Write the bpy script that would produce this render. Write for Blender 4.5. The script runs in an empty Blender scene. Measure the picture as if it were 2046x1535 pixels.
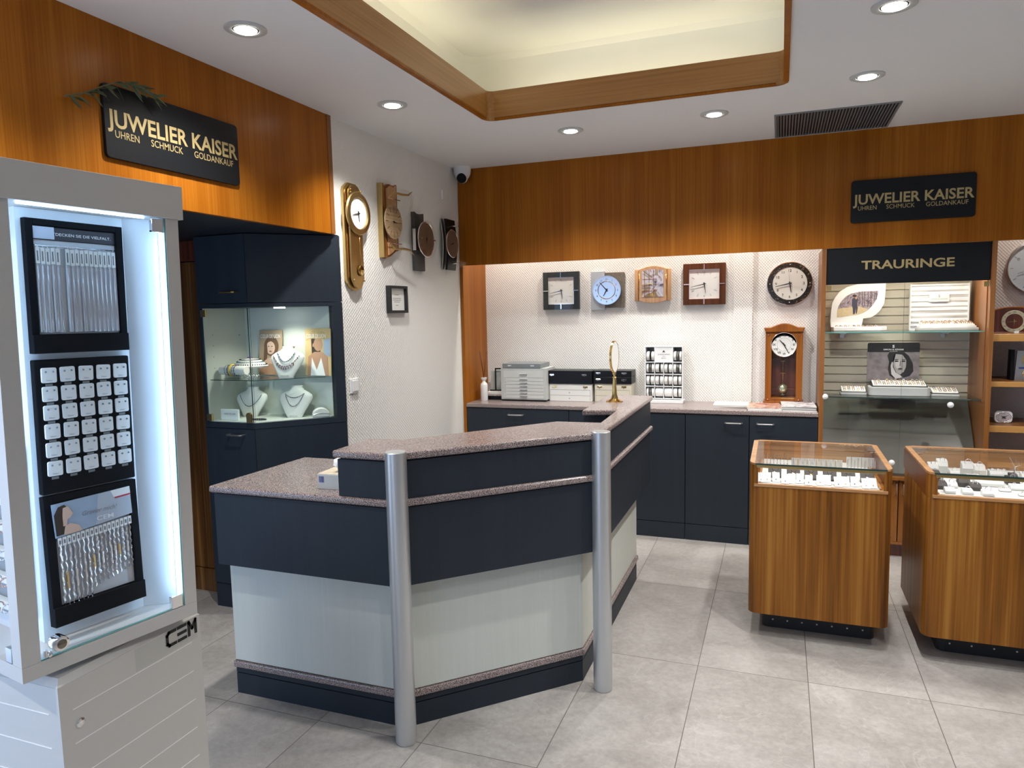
import bpy, bmesh, math, random
from mathutils import Vector, Matrix
random.seed(7)
S = bpy.context.scene
COL = S.collection
PI = math.pi
# ---------------------------------------------------------------- camera
F_PX, YAW, PITCH, ROLL, EYE = 1418.58, -0.361526579, 0.101275268, -0.0212505321, 1.57
def cam_axes():
    cy, sy, cp, sp = math.cos(YAW), math.sin(YAW), math.cos(PITCH), math.sin(PITCH)
    f = Vector((sy*cp, cy*cp, -sp)); r = Vector((cy, -sy, 0)); u = r.cross(f)
    c, s = math.cos(ROLL), math.sin(ROLL)
    return r*c + u*s, u*c - r*s, f
_r, _u, _f = cam_axes()
cd = bpy.data.cameras.new('camera'); cam = bpy.data.objects.new('camera', cd); COL.objects.link(cam)
m = Matrix.Identity(4)
for i in range(3):
    m[i][0], m[i][1], m[i][2] = _r[i], _u[i], -_f[i]
m[2][3] = EYE
cam.matrix_world = m
cd.sensor_fit = 'HORIZONTAL'; cd.sensor_width = 36; cd.lens = F_PX/2046*36
cd.clip_start = 0.05; cd.clip_end = 100
S.camera = cam
# ---------------------------------------------------------------- world, view, daylight
S.view_settings.view_transform = 'Standard'; S.view_settings.look = 'None'
S.view_settings.gamma = 1; S.view_settings.use_curve_mapping = False
S.view_settings.exposure = 0.09
w = bpy.data.worlds.new('world'); S.world = w; w.use_nodes = True
w.node_tree.nodes['Background'].inputs[0].default_value = (0.50, 0.68, 1.0, 1)
w.node_tree.nodes['Background'].inputs[1].default_value = 3.4
def area(name, loc, rot, sx, sy, power, color, portal=False, spread=PI):
    l = bpy.data.lights.new(name, 'AREA'); l.shape = 'RECTANGLE'; l.size = sx; l.size_y = sy
    l.energy = power; l.color = color; l.spread = spread
    o = bpy.data.objects.new(name, l); COL.objects.link(o); o.location = loc; o.rotation_euler = rot
    if portal: l.cycles.is_portal = True
    return o
# the shop window behind the camera: daylight portal
area('window_portal', (-2.25, -1.62, 1.25), (PI/2, 0, 0), 1.9, 2.2, 1, (1, 1, 1), portal=True)
area('window_portal', (-3.32, -.35, 1.02), (PI/2, 0, -PI/2), 2.3, 1.8, 1, (1, 1, 1), portal=True)
WARM = (1.0, 0.975, 0.94)
SPOT_POWER = 84
# ---------------------------------------------------------------- helpers
class MB:
    """collects shapes; mi = material slot index of the faces added"""
    def __init__(s): s.bm = bmesh.new()
    def _f(s, vs, mi=0, sm=False):
        try: f = s.bm.faces.new(vs)
        except ValueError: return None
        f.material_index = mi; f.smooth = sm; return f
    def box(s, x0, x1, y0, y1, z0, z1, mi=0):
        v = [s.bm.verts.new(p) for p in ((x0,y0,z0),(x1,y0,z0),(x1,y1,z0),(x0,y1,z0),(x0,y0,z1),(x1,y0,z1),(x1,y1,z1),(x0,y1,z1))]
        for q in ((0,3,2,1),(4,5,6,7),(0,1,5,4),(1,2,6,5),(2,3,7,6),(3,0,4,7)): s._f([v[i] for i in q], mi)
        return s
    def quad(s, pts, mi=0):
        s._f([s.bm.verts.new(p) for p in pts], mi); return s
    def prism(s, poly, z0, z1, mi=0, sm=False):            # polygon in xy, extruded in z
        n = len(poly); a = [s.bm.verts.new((p[0], p[1], z0)) for p in poly]; b = [s.bm.verts.new((p[0], p[1], z1)) for p in poly]
        ar = sum(poly[i][0]*poly[(i+1)%n][1]-poly[(i+1)%n][0]*poly[i][1] for i in range(n))
        if ar < 0: a.reverse(); b.reverse()
        s._f(a[::-1], mi); s._f(b, mi)
        for i in range(n): s._f([a[i], a[(i+1)%n], b[(i+1)%n], b[i]], mi, sm)
        return s
    def prismy(s, poly, y0, y1, mi=0, sm=False):           # polygon in xz, extruded in y (y0 front)
        n = len(poly); a = [s.bm.verts.new((p[0], y0, p[1])) for p in poly]; b = [s.bm.verts.new((p[0], y1, p[1])) for p in poly]
        ar = sum(poly[i][0]*poly[(i+1)%n][1]-poly[(i+1)%n][0]*poly[i][1] for i in range(n))
        if ar < 0: a.reverse(); b.reverse()
        s._f(a, mi); s._f(b[::-1], mi)
        for i in range(n): s._f([a[(i+1)%n], a[i], b[i], b[(i+1)%n]], mi, sm)
        return s
    def prismx(s, poly, x0, x1, mi=0, sm=False):           # polygon in yz, extruded in x
        n = len(poly); a = [s.bm.verts.new((x0, p[0], p[1])) for p in poly]; b = [s.bm.verts.new((x1, p[0], p[1])) for p in poly]
        ar = sum(poly[i][0]*poly[(i+1)%n][1]-poly[(i+1)%n][0]*poly[i][1] for i in range(n))
        if ar < 0: a.reverse(); b.reverse()
        s._f(a[::-1], mi); s._f(b, mi)
        for i in range(n): s._f([a[i], a[(i+1)%n], b[(i+1)%n], b[i]], mi, sm)
        return s
    def tube(s, pts, r, seg=8, mi=0, cap=True, closed=False):
        pts = [Vector(p) for p in pts]; n = len(pts); rs = r if isinstance(r, (list, tuple)) else [r]*n
        rings = []; ref = None
        for i, p in enumerate(pts):
            if closed: t = pts[(i+1)%n]-pts[i-1]
            else: t = pts[min(i+1, n-1)]-pts[max(i-1, 0)]
            t.normalize()
            if ref is None: ref = Vector((0,0,1)) if abs(t.z) < .9 else Vector((1,0,0))
            a = t.cross(ref)
            if a.length < 1e-4: a = t.cross(Vector((0.3,1,0.2)))
            a.normalize(); b = t.cross(a).normalized(); ref = b.cross(t) * -1 if False else a.cross(t)
            rings.append([s.bm.verts.new(p + (a*math.cos(2*PI*k/seg) + b*math.sin(2*PI*k/seg))*rs[i]) for k in range(seg)])
        m_ = n if closed else n-1
        for i in range(m_):
            A, B_ = rings[i], rings[(i+1)%n]
            for k in range(seg): s._f([A[k], A[(k+1)%seg], B_[(k+1)%seg], B_[k]], mi, True)
        if cap and not closed: s._f(rings[0][::-1], mi); s._f(rings[-1], mi)
        return s
    def cyl(s, p0, p1, r, seg=24, mi=0): return s.tube([p0, p1], r, seg, mi)
    def lathe(s, prof, c=(0,0,0), axis='z', seg=32, mi=0, sy=1.0, ann=False):
        # prof: (radius, height) list; axis z up, or 'y' = towards the viewer is -y (height h -> y=-h)
        rings = []
        for r, h in prof:
            ring = []
            for k in range(seg):
                a = 2*PI*k/seg; u_, v_ = r*math.cos(a), r*math.sin(a)*sy
                if axis == 'z': p = (c[0]+u_, c[1]+v_, c[2]+h)
                elif axis == 'y': p = (c[0]+u_, c[1]-h, c[2]+v_)
                else: p = (c[0]+h, c[1]+u_, c[2]+v_)
                ring.append(s.bm.verts.new(p))
            rings.append(ring)
        for A, B_ in zip(rings, rings[1:]+([rings[0]] if ann else [])):
            for k in range(seg): s._f([A[k], A[(k+1)%seg], B_[(k+1)%seg], B_[k]], mi, True)
        if ann: return s
        if prof[0][0] > 1e-6: s._f(rings[0][::-1], mi)
        if prof[-1][0] > 1e-6: s._f(rings[-1], mi)
        return s
    def sphere(s, c, r, seg=12, mi=0, sz=1.0):
        n = seg//2
        return s.lathe([(max(r*math.sin(PI*i/n), 1e-7), -r*math.cos(PI*i/n)*sz) for i in range(n+1)], c, 'z', seg, mi)
    def torus(s, c, R, r, axis='z', seg=24, rs=8, mi=0, sy=1.0):
        pts = []
        for k in range(seg):
            a = 2*PI*k/seg; u_, v_ = R*math.cos(a), R*math.sin(a)*sy
            pts.append((c[0]+u_, c[1]+v_, c[2]) if axis == 'z' else (c[0]+u_, c[1], c[2]+v_) if axis == 'y' else (c[0], c[1]+u_, c[2]+v_))
        return s.tube(pts, r, rs, mi, closed=True)
    def xf(s, M_):
        bmesh.ops.transform(s.bm, matrix=M_, verts=s.bm.verts); return s
    def mesh(s, name, mats):
        bmesh.ops.recalc_face_normals(s.bm, faces=s.bm.faces)
        for e_ in s.bm.edges:
            if len(e_.link_faces) == 2 and e_.calc_face_angle(0) > .65: e_.smooth = False
        me = bpy.data.meshes.new(name); s.bm.to_mesh(me); s.bm.free()
        for mm in (mats if isinstance(mats, (list, tuple)) else [mats]): me.materials.append(mm)
        return me
def obj(name, mb, mats, parent=None, loc=None, rotz=None, bev=0, segs=2):
    me = mb.mesh(name, mats); o = bpy.data.objects.new(name, me); COL.objects.link(o)
    if parent: o.parent = parent
    if loc: o.location = loc
    if rotz: o.rotation_euler = (0, 0, rotz)
    if bev:
        b = o.modifiers.new('bevel', 'BEVEL'); b.width = bev; b.segments = segs; b.limit_method = 'ANGLE'; b.angle_limit = 0.7
    return o
def tag(o, label, cat, group=None, kind=None):
    o['label'] = label; o['category'] = cat
    if group: o['group'] = group
    if kind: o['kind'] = kind
    return o
def thing(name, label, cat, loc=(0,0,0), rotz=0, group=None):
    o = bpy.data.objects.new(name, None); COL.objects.link(o); o.location = loc; o.rotation_euler = (0,0,rotz)
    o.empty_display_size = .05
    return tag(o, label, cat, group)
def struct(name, mb, mats, label=None, parent=None, bev=0):
    o = obj(name, mb, mats, parent, bev=bev)
    if not parent:
        o['kind'] = 'structure'
        if label: o['label'] = label
    return o
def dup(root, loc, rotz=None, label=None, group=None):
    def cp(o, par):
        c = o.copy(); COL.objects.link(c); c.parent = par
        for ch in list(o.children): cp(ch, c)
        return c
    r = cp(root, None); r.location = loc
    if rotz is not None: r.rotation_euler = (r.rotation_euler[0], r.rotation_euler[1], rotz)
    if label: r['label'] = label
    if group: r['group'] = group
    return r
def text_mb(s_, x0, z0, cap, width=None, y=0, depth=0.0006, align='L', bold=0.0, mi=0, shear=0, spacing=1.0):
    """lettering standing in the xz plane, facing -y, baseline z0, from x0"""
    cu = bpy.data.curves.new('t', 'FONT'); cu.body = s_; cu.size = 1; cu.offset = bold; cu.resolution_u = 3; cu.space_character = spacing
    o = bpy.data.objects.new('t', cu); COL.objects.link(o)
    dg = bpy.context.evaluated_depsgraph_get(); dg.update()
    me = bpy.data.meshes.new_from_object(o.evaluated_get(dg))
    xs = [v.co.x for v in me.vertices]
    mn, mx = min(xs), max(xs)
    k = cap/0.73; kx = (width/(mx-mn)) if width else k
    off = {'L': x0, 'C': x0-kx*(mx-mn)/2, 'R': x0-kx*(mx-mn)}[align]
    b = MB(); vs = [b.bm.verts.new((off+(v.co.x-mn)*kx+shear*v.co.y*k, y-depth, z0+v.co.y*k)) for v in me.vertices]
    for p in me.polygons: b._f([vs[i] for i in p.vertices], mi)
    bpy.data.objects.remove(o); bpy.data.curves.remove(cu); bpy.data.meshes.remove(me)
    return b
def join(b, c):
    """append mesh builder c to b"""
    mp = {v: b.bm.verts.new(v.co) for v in c.bm.verts}
    for f in c.bm.faces: b._f([mp[v] for v in f.verts], f.material_index, f.smooth)
    c.bm.free(); return b
def txt(name, parent, mat, *a, **k):
    b = text_mb(*a, **k); me_ = b
    return obj(name, me_, mat, parent)
ORD = ['first','second','third','fourth','fifth','sixth','seventh','eighth','ninth','tenth','eleventh','twelfth','thirteenth','fourteenth','fifteenth','sixteenth','seventeenth','eighteenth','nineteenth','twentieth']
def rrect(x0, x1, z0, z1, r, n=5):
    p = []
    for cx, cz, a0 in ((x1-r, z0+r, -90), (x1-r, z1-r, 0), (x0+r, z1-r, 90), (x0+r, z0+r, 180)):
        for i in range(n+1):
            a = math.radians(a0+90*i/n); p.append((cx+r*math.cos(a), cz+r*math.sin(a)))
    return p
def ell(cx, cz, rx, rz, n=20, a0=0, a1=360):
    return [(cx+rx*math.cos(math.radians(a0+(a1-a0)*i/n)), cz+rz*math.sin(math.radians(a0+(a1-a0)*i/n))) for i in range(n+(0 if a1-a0 >= 360 else 1))]
# ---------------------------------------------------------------- materials
def newmat(name):
    m_ = bpy.data.materials.new(name); m_.use_nodes = True
    nt = m_.node_tree; b = nt.nodes['Principled BSDF']; return m_, nt, b
def lin(c):
    return tuple((x/255/12.92 if x/255 <= .04045 else ((x/255+.055)/1.055)**2.4) for x in c)
def mat(name, c, rough=.5, metal=0, spec=.5, emit=0, ecol=None, noise=0, nscale=60, bump=0, bscale=200, coat=0):
    m_, nt, b = newmat(name); b.inputs['Base Color'].default_value = (*c, 1)
    b.inputs['Roughness'].default_value = rough; b.inputs['Metallic'].default_value = metal
    b.inputs['Specular IOR Level'].default_value = spec; b.inputs['Coat Weight'].default_value = coat
    b.inputs['Coat Roughness'].default_value = .15
    if emit: b.inputs['Emission Color'].default_value = (*(ecol or c), 1); b.inputs['Emission Strength'].default_value = emit
    tc = nt.nodes.new('ShaderNodeTexCoord')
    if noise:
        n = nt.nodes.new('ShaderNodeTexNoise'); n.inputs['Scale'].default_value = nscale; n.inputs['Detail'].default_value = 4
        nt.links.new(tc.outputs['Object'], n.inputs['Vector'])
        mx = nt.nodes.new('ShaderNodeMixRGB'); mx.inputs[1].default_value = (*[x*(1-noise) for x in c], 1); mx.inputs[2].default_value = (*[min(1, x*(1+noise)) for x in c], 1)
        nt.links.new(n.outputs[0], mx.inputs[0]); nt.links.new(mx.outputs[0], b.inputs['Base Color'])
    if bump:
        n = nt.nodes.new('ShaderNodeTexNoise'); n.inputs['Scale'].default_value = bscale; n.inputs['Detail'].default_value = 3
        nt.links.new(tc.outputs['Object'], n.inputs['Vector'])
        bp = nt.nodes.new('ShaderNodeBump'); bp.inputs['Strength'].default_value = bump; bp.inputs['Distance'].default_value = .002
        nt.links.new(n.outputs[0], bp.inputs['Height']); nt.links.new(bp.outputs[0], b.inputs['Normal'])
    return m_
def wood(name, dark, mid, light, rough=.35, axis='z', s1=14, s2=120, coat=0.0, spec=.5, fine=.45):
    m_, nt, b = newmat(name); L = nt.links.new
    tc = nt.nodes.new('ShaderNodeTexCoord')
    def nz(s, st, det):
        mp = nt.nodes.new('ShaderNodeMapping'); sc = [s, s, s]; sc['xyz'.index(axis)] = s*st; mp.inputs['Scale'].default_value = sc
        n = nt.nodes.new('ShaderNodeTexNoise'); n.inputs['Scale'].default_value = 1; n.inputs['Detail'].default_value = det
        n.inputs['Distortion'].default_value = .3
        L(tc.outputs['Object'], mp.inputs['Vector']); L(mp.outputs[0], n.inputs['Vector']); return n.outputs[0]
    a = nz(s1, .035, 3); c = nz(s2, .012, 4)
    mx = nt.nodes.new('ShaderNodeMath'); mx.operation = 'MULTIPLY_ADD'; L(c, mx.inputs[0]); mx.inputs[1].default_value = fine
    m2 = nt.nodes.new('ShaderNodeMath'); m2.operation = 'MULTIPLY'; L(a, m2.inputs[0]); m2.inputs[1].default_value = 1-fine; L(m2.outputs[0], mx.inputs[2])
    r = nt.nodes.new('ShaderNodeValToRGB'); e = r.color_ramp.elements
    e[0].position = .32; e[0].color = (*dark, 1); e[1].position = .66; e[1].color = (*light, 1)
    k = e.new(.5); k.color = (*mid, 1)
    L(mx.outputs[0], r.inputs[0]); L(r.outputs[0], b.inputs['Base Color'])
    b.inputs['Roughness'].default_value = rough; b.inputs['Coat Weight'].default_value = coat; b.inputs['Coat Roughness'].default_value = .2
    b.inputs['Specular IOR Level'].default_value = spec
    bp = nt.nodes.new('ShaderNodeBump'); bp.inputs['Strength'].default_value = .12; bp.inputs['Distance'].default_value = .001
    L(c, bp.inputs['Height']); L(bp.outputs[0], b.inputs['Normal'])
    return m_
def glassmat(name, tint=(1, 1, 1), refl=1.0, ior=1.5):
    m_ = bpy.data.materials.new(name); m_.use_nodes = True; nt = m_.node_tree; nt.nodes.clear(); L = nt.links.new
    out = nt.nodes.new('ShaderNodeOutputMaterial'); t = nt.nodes.new('ShaderNodeBsdfTransparent'); t.inputs[0].default_value = (*tint, 1)
    g = nt.nodes.new('ShaderNodeBsdfGlossy'); g.inputs['Roughness'].default_value = 0.0
    fr = nt.nodes.new('ShaderNodeFresnel'); fr.inputs['IOR'].default_value = ior
    mu = nt.nodes.new('ShaderNodeMath'); mu.operation = 'MULTIPLY'; L(fr.outputs[0], mu.inputs[0])
    ge = nt.nodes.new('ShaderNodeNewGeometry'); bf = nt.nodes.new('ShaderNodeMath'); bf.operation = 'MULTIPLY_ADD'; L(ge.outputs['Backfacing'], bf.inputs[0]); bf.inputs[1].default_value = -refl; bf.inputs[2].default_value = refl; L(bf.outputs[0], mu.inputs[1])
    mx = nt.nodes.new('ShaderNodeMixShader'); L(mu.outputs[0], mx.inputs[0]); L(t.outputs[0], mx.inputs[1]); L(g.outputs[0], mx.inputs[2]); L(mx.outputs[0], out.inputs[0])
    return m_
teak = wood('teak_fascia', (.235,.066,.0038), (.310,.098,.0068), (.390,.138,.013), .30, s1=12, s2=150, coat=.03, spec=.14)
teak_edge = wood('teak_edge', (.16,.055,.012), (.24,.09,.02), (.33,.14,.04), .35)
oak_cove = wood('oak_cove', (.30,.13,.03), (.40,.19,.05), (.50,.26,.08), .35, axis='y', s1=10, s2=120, coat=.2)
oak_cove_x = wood('oak_cove_x', (.28,.12,.025), (.38,.175,.045), (.48,.24,.07), .35, axis='x', s1=10, s2=120, coat=.2)
walnut = wood('showcase_veneer', (.070,.022,.003), (.230,.084,.011), (.35,.155,.028), .38, s1=18, s2=90, spec=.2, coat=.03, fine=.4)
walnut_trim = wood('showcase_trim', (.28,.13,.045), (.40,.20,.08), (.52,.29,.13), .3, axis='x', s1=30, coat=.3)
walnut_side = wood('showcase_side', (.09,.024,.005), (.15,.042,.010), (.20,.068,.018), .3, s1=8, coat=.15)
door_wood = wood('door_veneer', (.05,.016,.004), (.12,.045,.010), (.26,.12,.03), .3, s1=14, coat=.3)
clock_wood = wood('clock_wood', (.16,.045,.006), (.26,.082,.011), (.34,.12,.018), .35, s1=30, s2=150, coat=.08, spec=.25)
red_wood = wood('mahogany', (.05,.012,.006), (.10,.024,.012), (.15,.04,.02), .25, s1=30, coat=.5)
shelf_wood = wood('shelf_wood', (.42,.20,.05), (.55,.28,.08), (.65,.36,.12), .3, axis='x', s1=20, coat=.3)
beech = wood('beech', (.45,.24,.11), (.55,.32,.16), (.62,.40,.22), .35, s1=40, coat=.2)
oak_clock = wood('oak_clock_face', (.20,.12,.06), (.33,.22,.12), (.45,.33,.20), .5, axis='x', s1=30)
navy = wood('navy_laminate', (.0155,.0215,.031), (.017,.024,.034), (.0185,.0265,.037), .5, s1=20, s2=110, spec=.3)
navy_edge = mat('navy_edge', (.006,.009,.014), .5)
ceil_m = mat('ceiling_paint', (.80,.81,.82), .9, bump=.1, bscale=40)
cove_m = mat('cove_paint', (.80,.79,.74), .9)
white_paint = mat('white_paint', (.74,.74,.72), .6)
panel_m = wood('pale_grey_panel', (.55,.575,.53), (.565,.59,.545), (.58,.605,.56), .5, s1=60, s2=260)
white_lam = mat('white_laminate', (.62,.61,.585), .42, bump=.25, bscale=700)
white_gloss = mat('white_gloss', (.82,.83,.84), .25)
white_matte = mat('white_leatherette', (.80,.80,.77), .55)
white_card = mat('white_card', (.82,.84,.84), .6)
cream = mat('cream_leatherette', (.66,.62,.50), .5)
light_grey = mat('light_grey', (.52,.54,.53), .45)
mid_grey = mat('mid_grey', (.20,.22,.23), .5)
dark_grey = mat('dark_grey_velvet', (.055,.048,.045), .8)
black = mat('black_plastic', (.005,.005,.006), .35, spec=.25)
black_m = mat('black_matte', (.012,.012,.014), .6)
sign_m = mat('sign_black', (.007,.008,.010), .4, spec=.25)
gold_txt = mat('gold_lettering', (.47,.36,.16), .45, metal=.2)
brass = mat('brass', (.72,.50,.18), .16, metal=1)
brass_b = mat('brushed_brass', (.55,.40,.17), .34, metal=1)
gold = mat('gold', (.95,.70,.30), .15, metal=1)
chrome = mat('chrome', (.85,.85,.86), .07, metal=1)
silver = mat('silver', (.88,.88,.90), .18, metal=1)
satin = mat('satin_metal', (.60,.60,.61), .32, metal=1)
post_m = mat('post_silver_paint', (.56,.575,.59), .34, metal=.7)
copper_face = mat('copper_dial', (.28,.20,.16), .35, metal=.6)
slate = mat('slate', (.06,.06,.06), .6, noise=.5, nscale=30, bump=.5, bscale=60)
stone_g = mat('stone_grey', (.16,.14,.11), .6, noise=.6, nscale=40, bump=.6, bscale=90)
dial_w = mat('dial_white', (.82,.83,.81), .5)
dial_c = mat('dial_cream', (.80,.79,.73), .5)
dial_s = mat('dial_silver', (.55,.62,.70), .22, metal=.8)
ink = mat('ink', (.01,.01,.01), .5)
ink_g = mat('ink_grey', (.22,.22,.22), .6)
paper = mat('paper', (.78,.78,.76), .7)
glass = glassmat('clear_glass')
glass_g = glassmat('green_glass', (.94,.975,.96))
glass_t = glassmat('tower_glass', refl=.3)
acryl = glassmat('acrylic', (.97,.975,.97), .5)
glass_d = glassmat('smoked_glass', (.45,.46,.44), 1.3)
glass_edge = mat('glass_edge', (.18,.45,.40), .1, spec=.8)
glass_edge_dark = mat('glass_edge_dark', (.02,.05,.045), .1)
white_txt = mat('white_lettering', (.8,.8,.8), .5)
rose = mat('rose_metal', (.75,.45,.36), .2, metal=1)
skin = mat('print_skin', (.48,.27,.17), .6); skin_l = mat('print_skin_light', (.66,.46,.36), .6); hair = mat('print_hair', (.035,.02,.014), .6)
hair_b = mat('print_hair_brown', (.14,.075,.04), .6); beige_p = mat('print_beige', (.42,.31,.21), .6, noise=.25, nscale=9)
sand_p = mat('print_sand', (.62,.45,.22), .6, noise=.2, nscale=12); sky_p = mat('print_blue', (.33,.42,.55), .6, noise=.35, nscale=14)
bw_l = mat('print_light_grey', (.55,.52,.52), .5); bw_m = mat('print_mid_grey', (.22,.19,.20), .5, noise=.7, nscale=26); bw_d = mat('print_dark_grey', (.02,.018,.02), .5)
def emis(name, c, s):
    m_ = bpy.data.materials.new(name); m_.use_nodes = True; nt = m_.node_tree; nt.nodes.clear()
    o = nt.nodes.new('ShaderNodeOutputMaterial'); e = nt.nodes.new('ShaderNodeEmission'); e.inputs[0].default_value = (*c, 1); e.inputs[1].default_value = s
    nt.links.new(e.outputs[0], o.inputs[0]); return m_
lamp_e = emis('lamp_glow', (1, .97, .90), 14)
led_blue = emis('cool_led', (.42, .68, 1.0), 21)
cove_e = emis('cove_tube', (1, .90, .52), 5.5)
led_warm = emis('warm_led', (1, .90, .66), 12)
def granite():
    m_, nt, b = newmat('speckled_laminate'); L = nt.links.new; tc = nt.nodes.new('ShaderNodeTexCoord')
    n = nt.nodes.new('ShaderNodeTexNoise'); n.inputs['Scale'].default_value = 330; n.inputs['Detail'].default_value = 2; L(tc.outputs['Object'], n.inputs['Vector'])
    r = nt.nodes.new('ShaderNodeValToRGB'); e = r.color_ramp.elements
    e[0].position = .40; e[0].color = (.06,.045,.048,1); e[1].position = .60; e[1].color = (.46,.38,.36,1); k = e.new(.5); k.color = (.225,.175,.165,1)
    L(n.outputs[0], r.inputs[0]); L(r.outputs[0], b.inputs['Base Color']); b.inputs['Roughness'].default_value = .24; b.inputs['Specular IOR Level'].default_value = .5
    return m_
gran = granite()
def printmix(name, cols, scale=30, rough=.4):
    m_, nt, b = newmat(name); L = nt.links.new; tc = nt.nodes.new('ShaderNodeTexCoord')
    n = nt.nodes.new('ShaderNodeTexNoise'); n.inputs['Scale'].default_value = scale; n.inputs['Detail'].default_value = 5; n.inputs['Distortion'].default_value = 1.2; L(tc.outputs['Object'], n.inputs['Vector'])
    r = nt.nodes.new('ShaderNodeValToRGB'); e = r.color_ramp.elements; k = len(cols)
    e[0].position = .32; e[0].color = (*cols[0], 1); e[1].position = .68; e[1].color = (*cols[-1], 1)
    for i in range(1, k-1): q = e.new(.32+.36*i/(k-1)); q.color = (*cols[i], 1)
    L(n.outputs[0], r.inputs[0]); L(r.outputs[0], b.inputs['Base Color']); b.inputs['Roughness'].default_value = rough; return m_
def wallpaper(name, c):
    m_, nt, b = newmat(name); L = nt.links.new; tc = nt.nodes.new('ShaderNodeTexCoord')
    b.inputs['Base Color'].default_value = (*c, 1); b.inputs['Roughness'].default_value = .75
    outs = []
    for rot in (0.7, -0.7):
        mp = nt.nodes.new('ShaderNodeMapping'); mp.inputs['Rotation'].default_value = (rot, rot, 0)
        wv = nt.nodes.new('ShaderNodeTexWave'); wv.inputs['Scale'].default_value = 26; wv.bands_direction = 'Z'
        L(tc.outputs['Object'], mp.inputs[0]); L(mp.outputs[0], wv.inputs['Vector']); outs.append(wv.outputs[1])
    a = nt.nodes.new('ShaderNodeMath'); a.operation = 'ADD'; L(outs[0], a.inputs[0]); L(outs[1], a.inputs[1])
    bp = nt.nodes.new('ShaderNodeBump'); bp.inputs['Strength'].default_value = .6; bp.inputs['Distance'].default_value = .0015
    L(a.outputs[0], bp.inputs['Height']); L(bp.outputs[0], b.inputs['Normal']); return m_
wallp = wallpaper('textured_wallpaper', (.79,.785,.755))
wallp_r = wallpaper('textured_wallpaper_warm', (.62,.56,.53))
def tiles():
    m_, nt, b = newmat('stone_tiles'); L = nt.links.new; tc = nt.nodes.new('ShaderNodeTexCoord')
    sx = nt.nodes.new('ShaderNodeSeparateXYZ'); L(tc.outputs['Object'], sx.inputs[0])
    def M1(op, a, b_=None, c=None):
        n = nt.nodes.new('ShaderNodeMath'); n.operation = op
        for i, v in enumerate((a, b_, c)):
            if v is None: continue
            if isinstance(v, (int, float)): n.inputs[i].default_value = v
            else: L(v, n.inputs[i])
        return n.outputs[0]
    u = M1('DIVIDE', M1('SUBTRACT', sx.outputs[0], .134), .4482); v = M1('DIVIDE', M1('SUBTRACT', sx.outputs[1], 3.075), .8975)
    fu = M1('MULTIPLY', M1('ABSOLUTE', M1('SUBTRACT', u, M1('ROUND', u))), .4482)
    fv = M1('MULTIPLY', M1('ABSOLUTE', M1('SUBTRACT', v, M1('ROUND', v))), .8975)
    g = M1('LESS_THAN', M1('MINIMUM', fu, fv), .0016)
    cb = nt.nodes.new('ShaderNodeCombineXYZ'); L(M1('FLOOR', u), cb.inputs[0]); L(M1('FLOOR', v), cb.inputs[1])
    wn = nt.nodes.new('ShaderNodeTexWhiteNoise'); L(cb.outputs[0], wn.inputs['Vector'])
    ad = nt.nodes.new('ShaderNodeVectorMath'); ad.operation = 'MULTIPLY_ADD'; L(wn.outputs['Color'], ad.inputs[0]); ad.inputs[1].default_value = (20, 20, 20); L(tc.outputs['Object'], ad.inputs[2])
    n1 = nt.nodes.new('ShaderNodeTexNoise'); n1.inputs['Scale'].default_value = 3.2; n1.inputs['Detail'].default_value = 9; n1.inputs['Roughness'].default_value = .62; n1.inputs['Distortion'].default_value = .8; L(ad.outputs[0], n1.inputs['Vector'])
    r = nt.nodes.new('ShaderNodeValToRGB'); e = r.color_ramp.elements
    e[0].position = .30; e[0].color = (.285,.266,.246,1); e[1].position = .70; e[1].color = (.405,.384,.364,1); L(n1.outputs[0], r.inputs[0])
    n3 = nt.nodes.new('ShaderNodeTexNoise'); n3.inputs['Scale'].default_value = 38; n3.inputs['Detail'].default_value = 6; n3.inputs['Roughness'].default_value = .75; L(ad.outputs[0], n3.inputs['Vector'])
    m0 = nt.nodes.new('ShaderNodeMixRGB'); m0.blend_type = 'OVERLAY'; m0.inputs[0].default_value = .38; L(r.outputs[0], m0.inputs[1]); L(n3.outputs[0], m0.inputs[2])
    # veins
    n2 = nt.nodes.new('ShaderNodeTexNoise'); n2.inputs['Scale'].default_value = 2.3; n2.inputs['Detail'].default_value = 5; n2.inputs['Distortion'].default_value = 1.5; L(ad.outputs[0], n2.inputs['Vector'])
    vn = M1('LESS_THAN', M1('ABSOLUTE', M1('SUBTRACT', n2.outputs[0], .5)), .0035)
    m1 = nt.nodes.new('ShaderNodeMixRGB'); L(M1('MULTIPLY', vn, .25), m1.inputs[0]); L(m0.outputs[0], m1.inputs[1]); m1.inputs[2].default_value = (.5,.48,.46,1)
    m2 = nt.nodes.new('ShaderNodeMixRGB'); L(g, m2.inputs[0]); L(m1.outputs[0], m2.inputs[1]); m2.inputs[2].default_value = (.12,.105,.095,1)
    L(m2.outputs[0], b.inputs['Base Color']); b.inputs['Roughness'].default_value = .42; b.inputs['Specular IOR Level'].default_value = .4
    return m_
tile_m = tiles()
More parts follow.
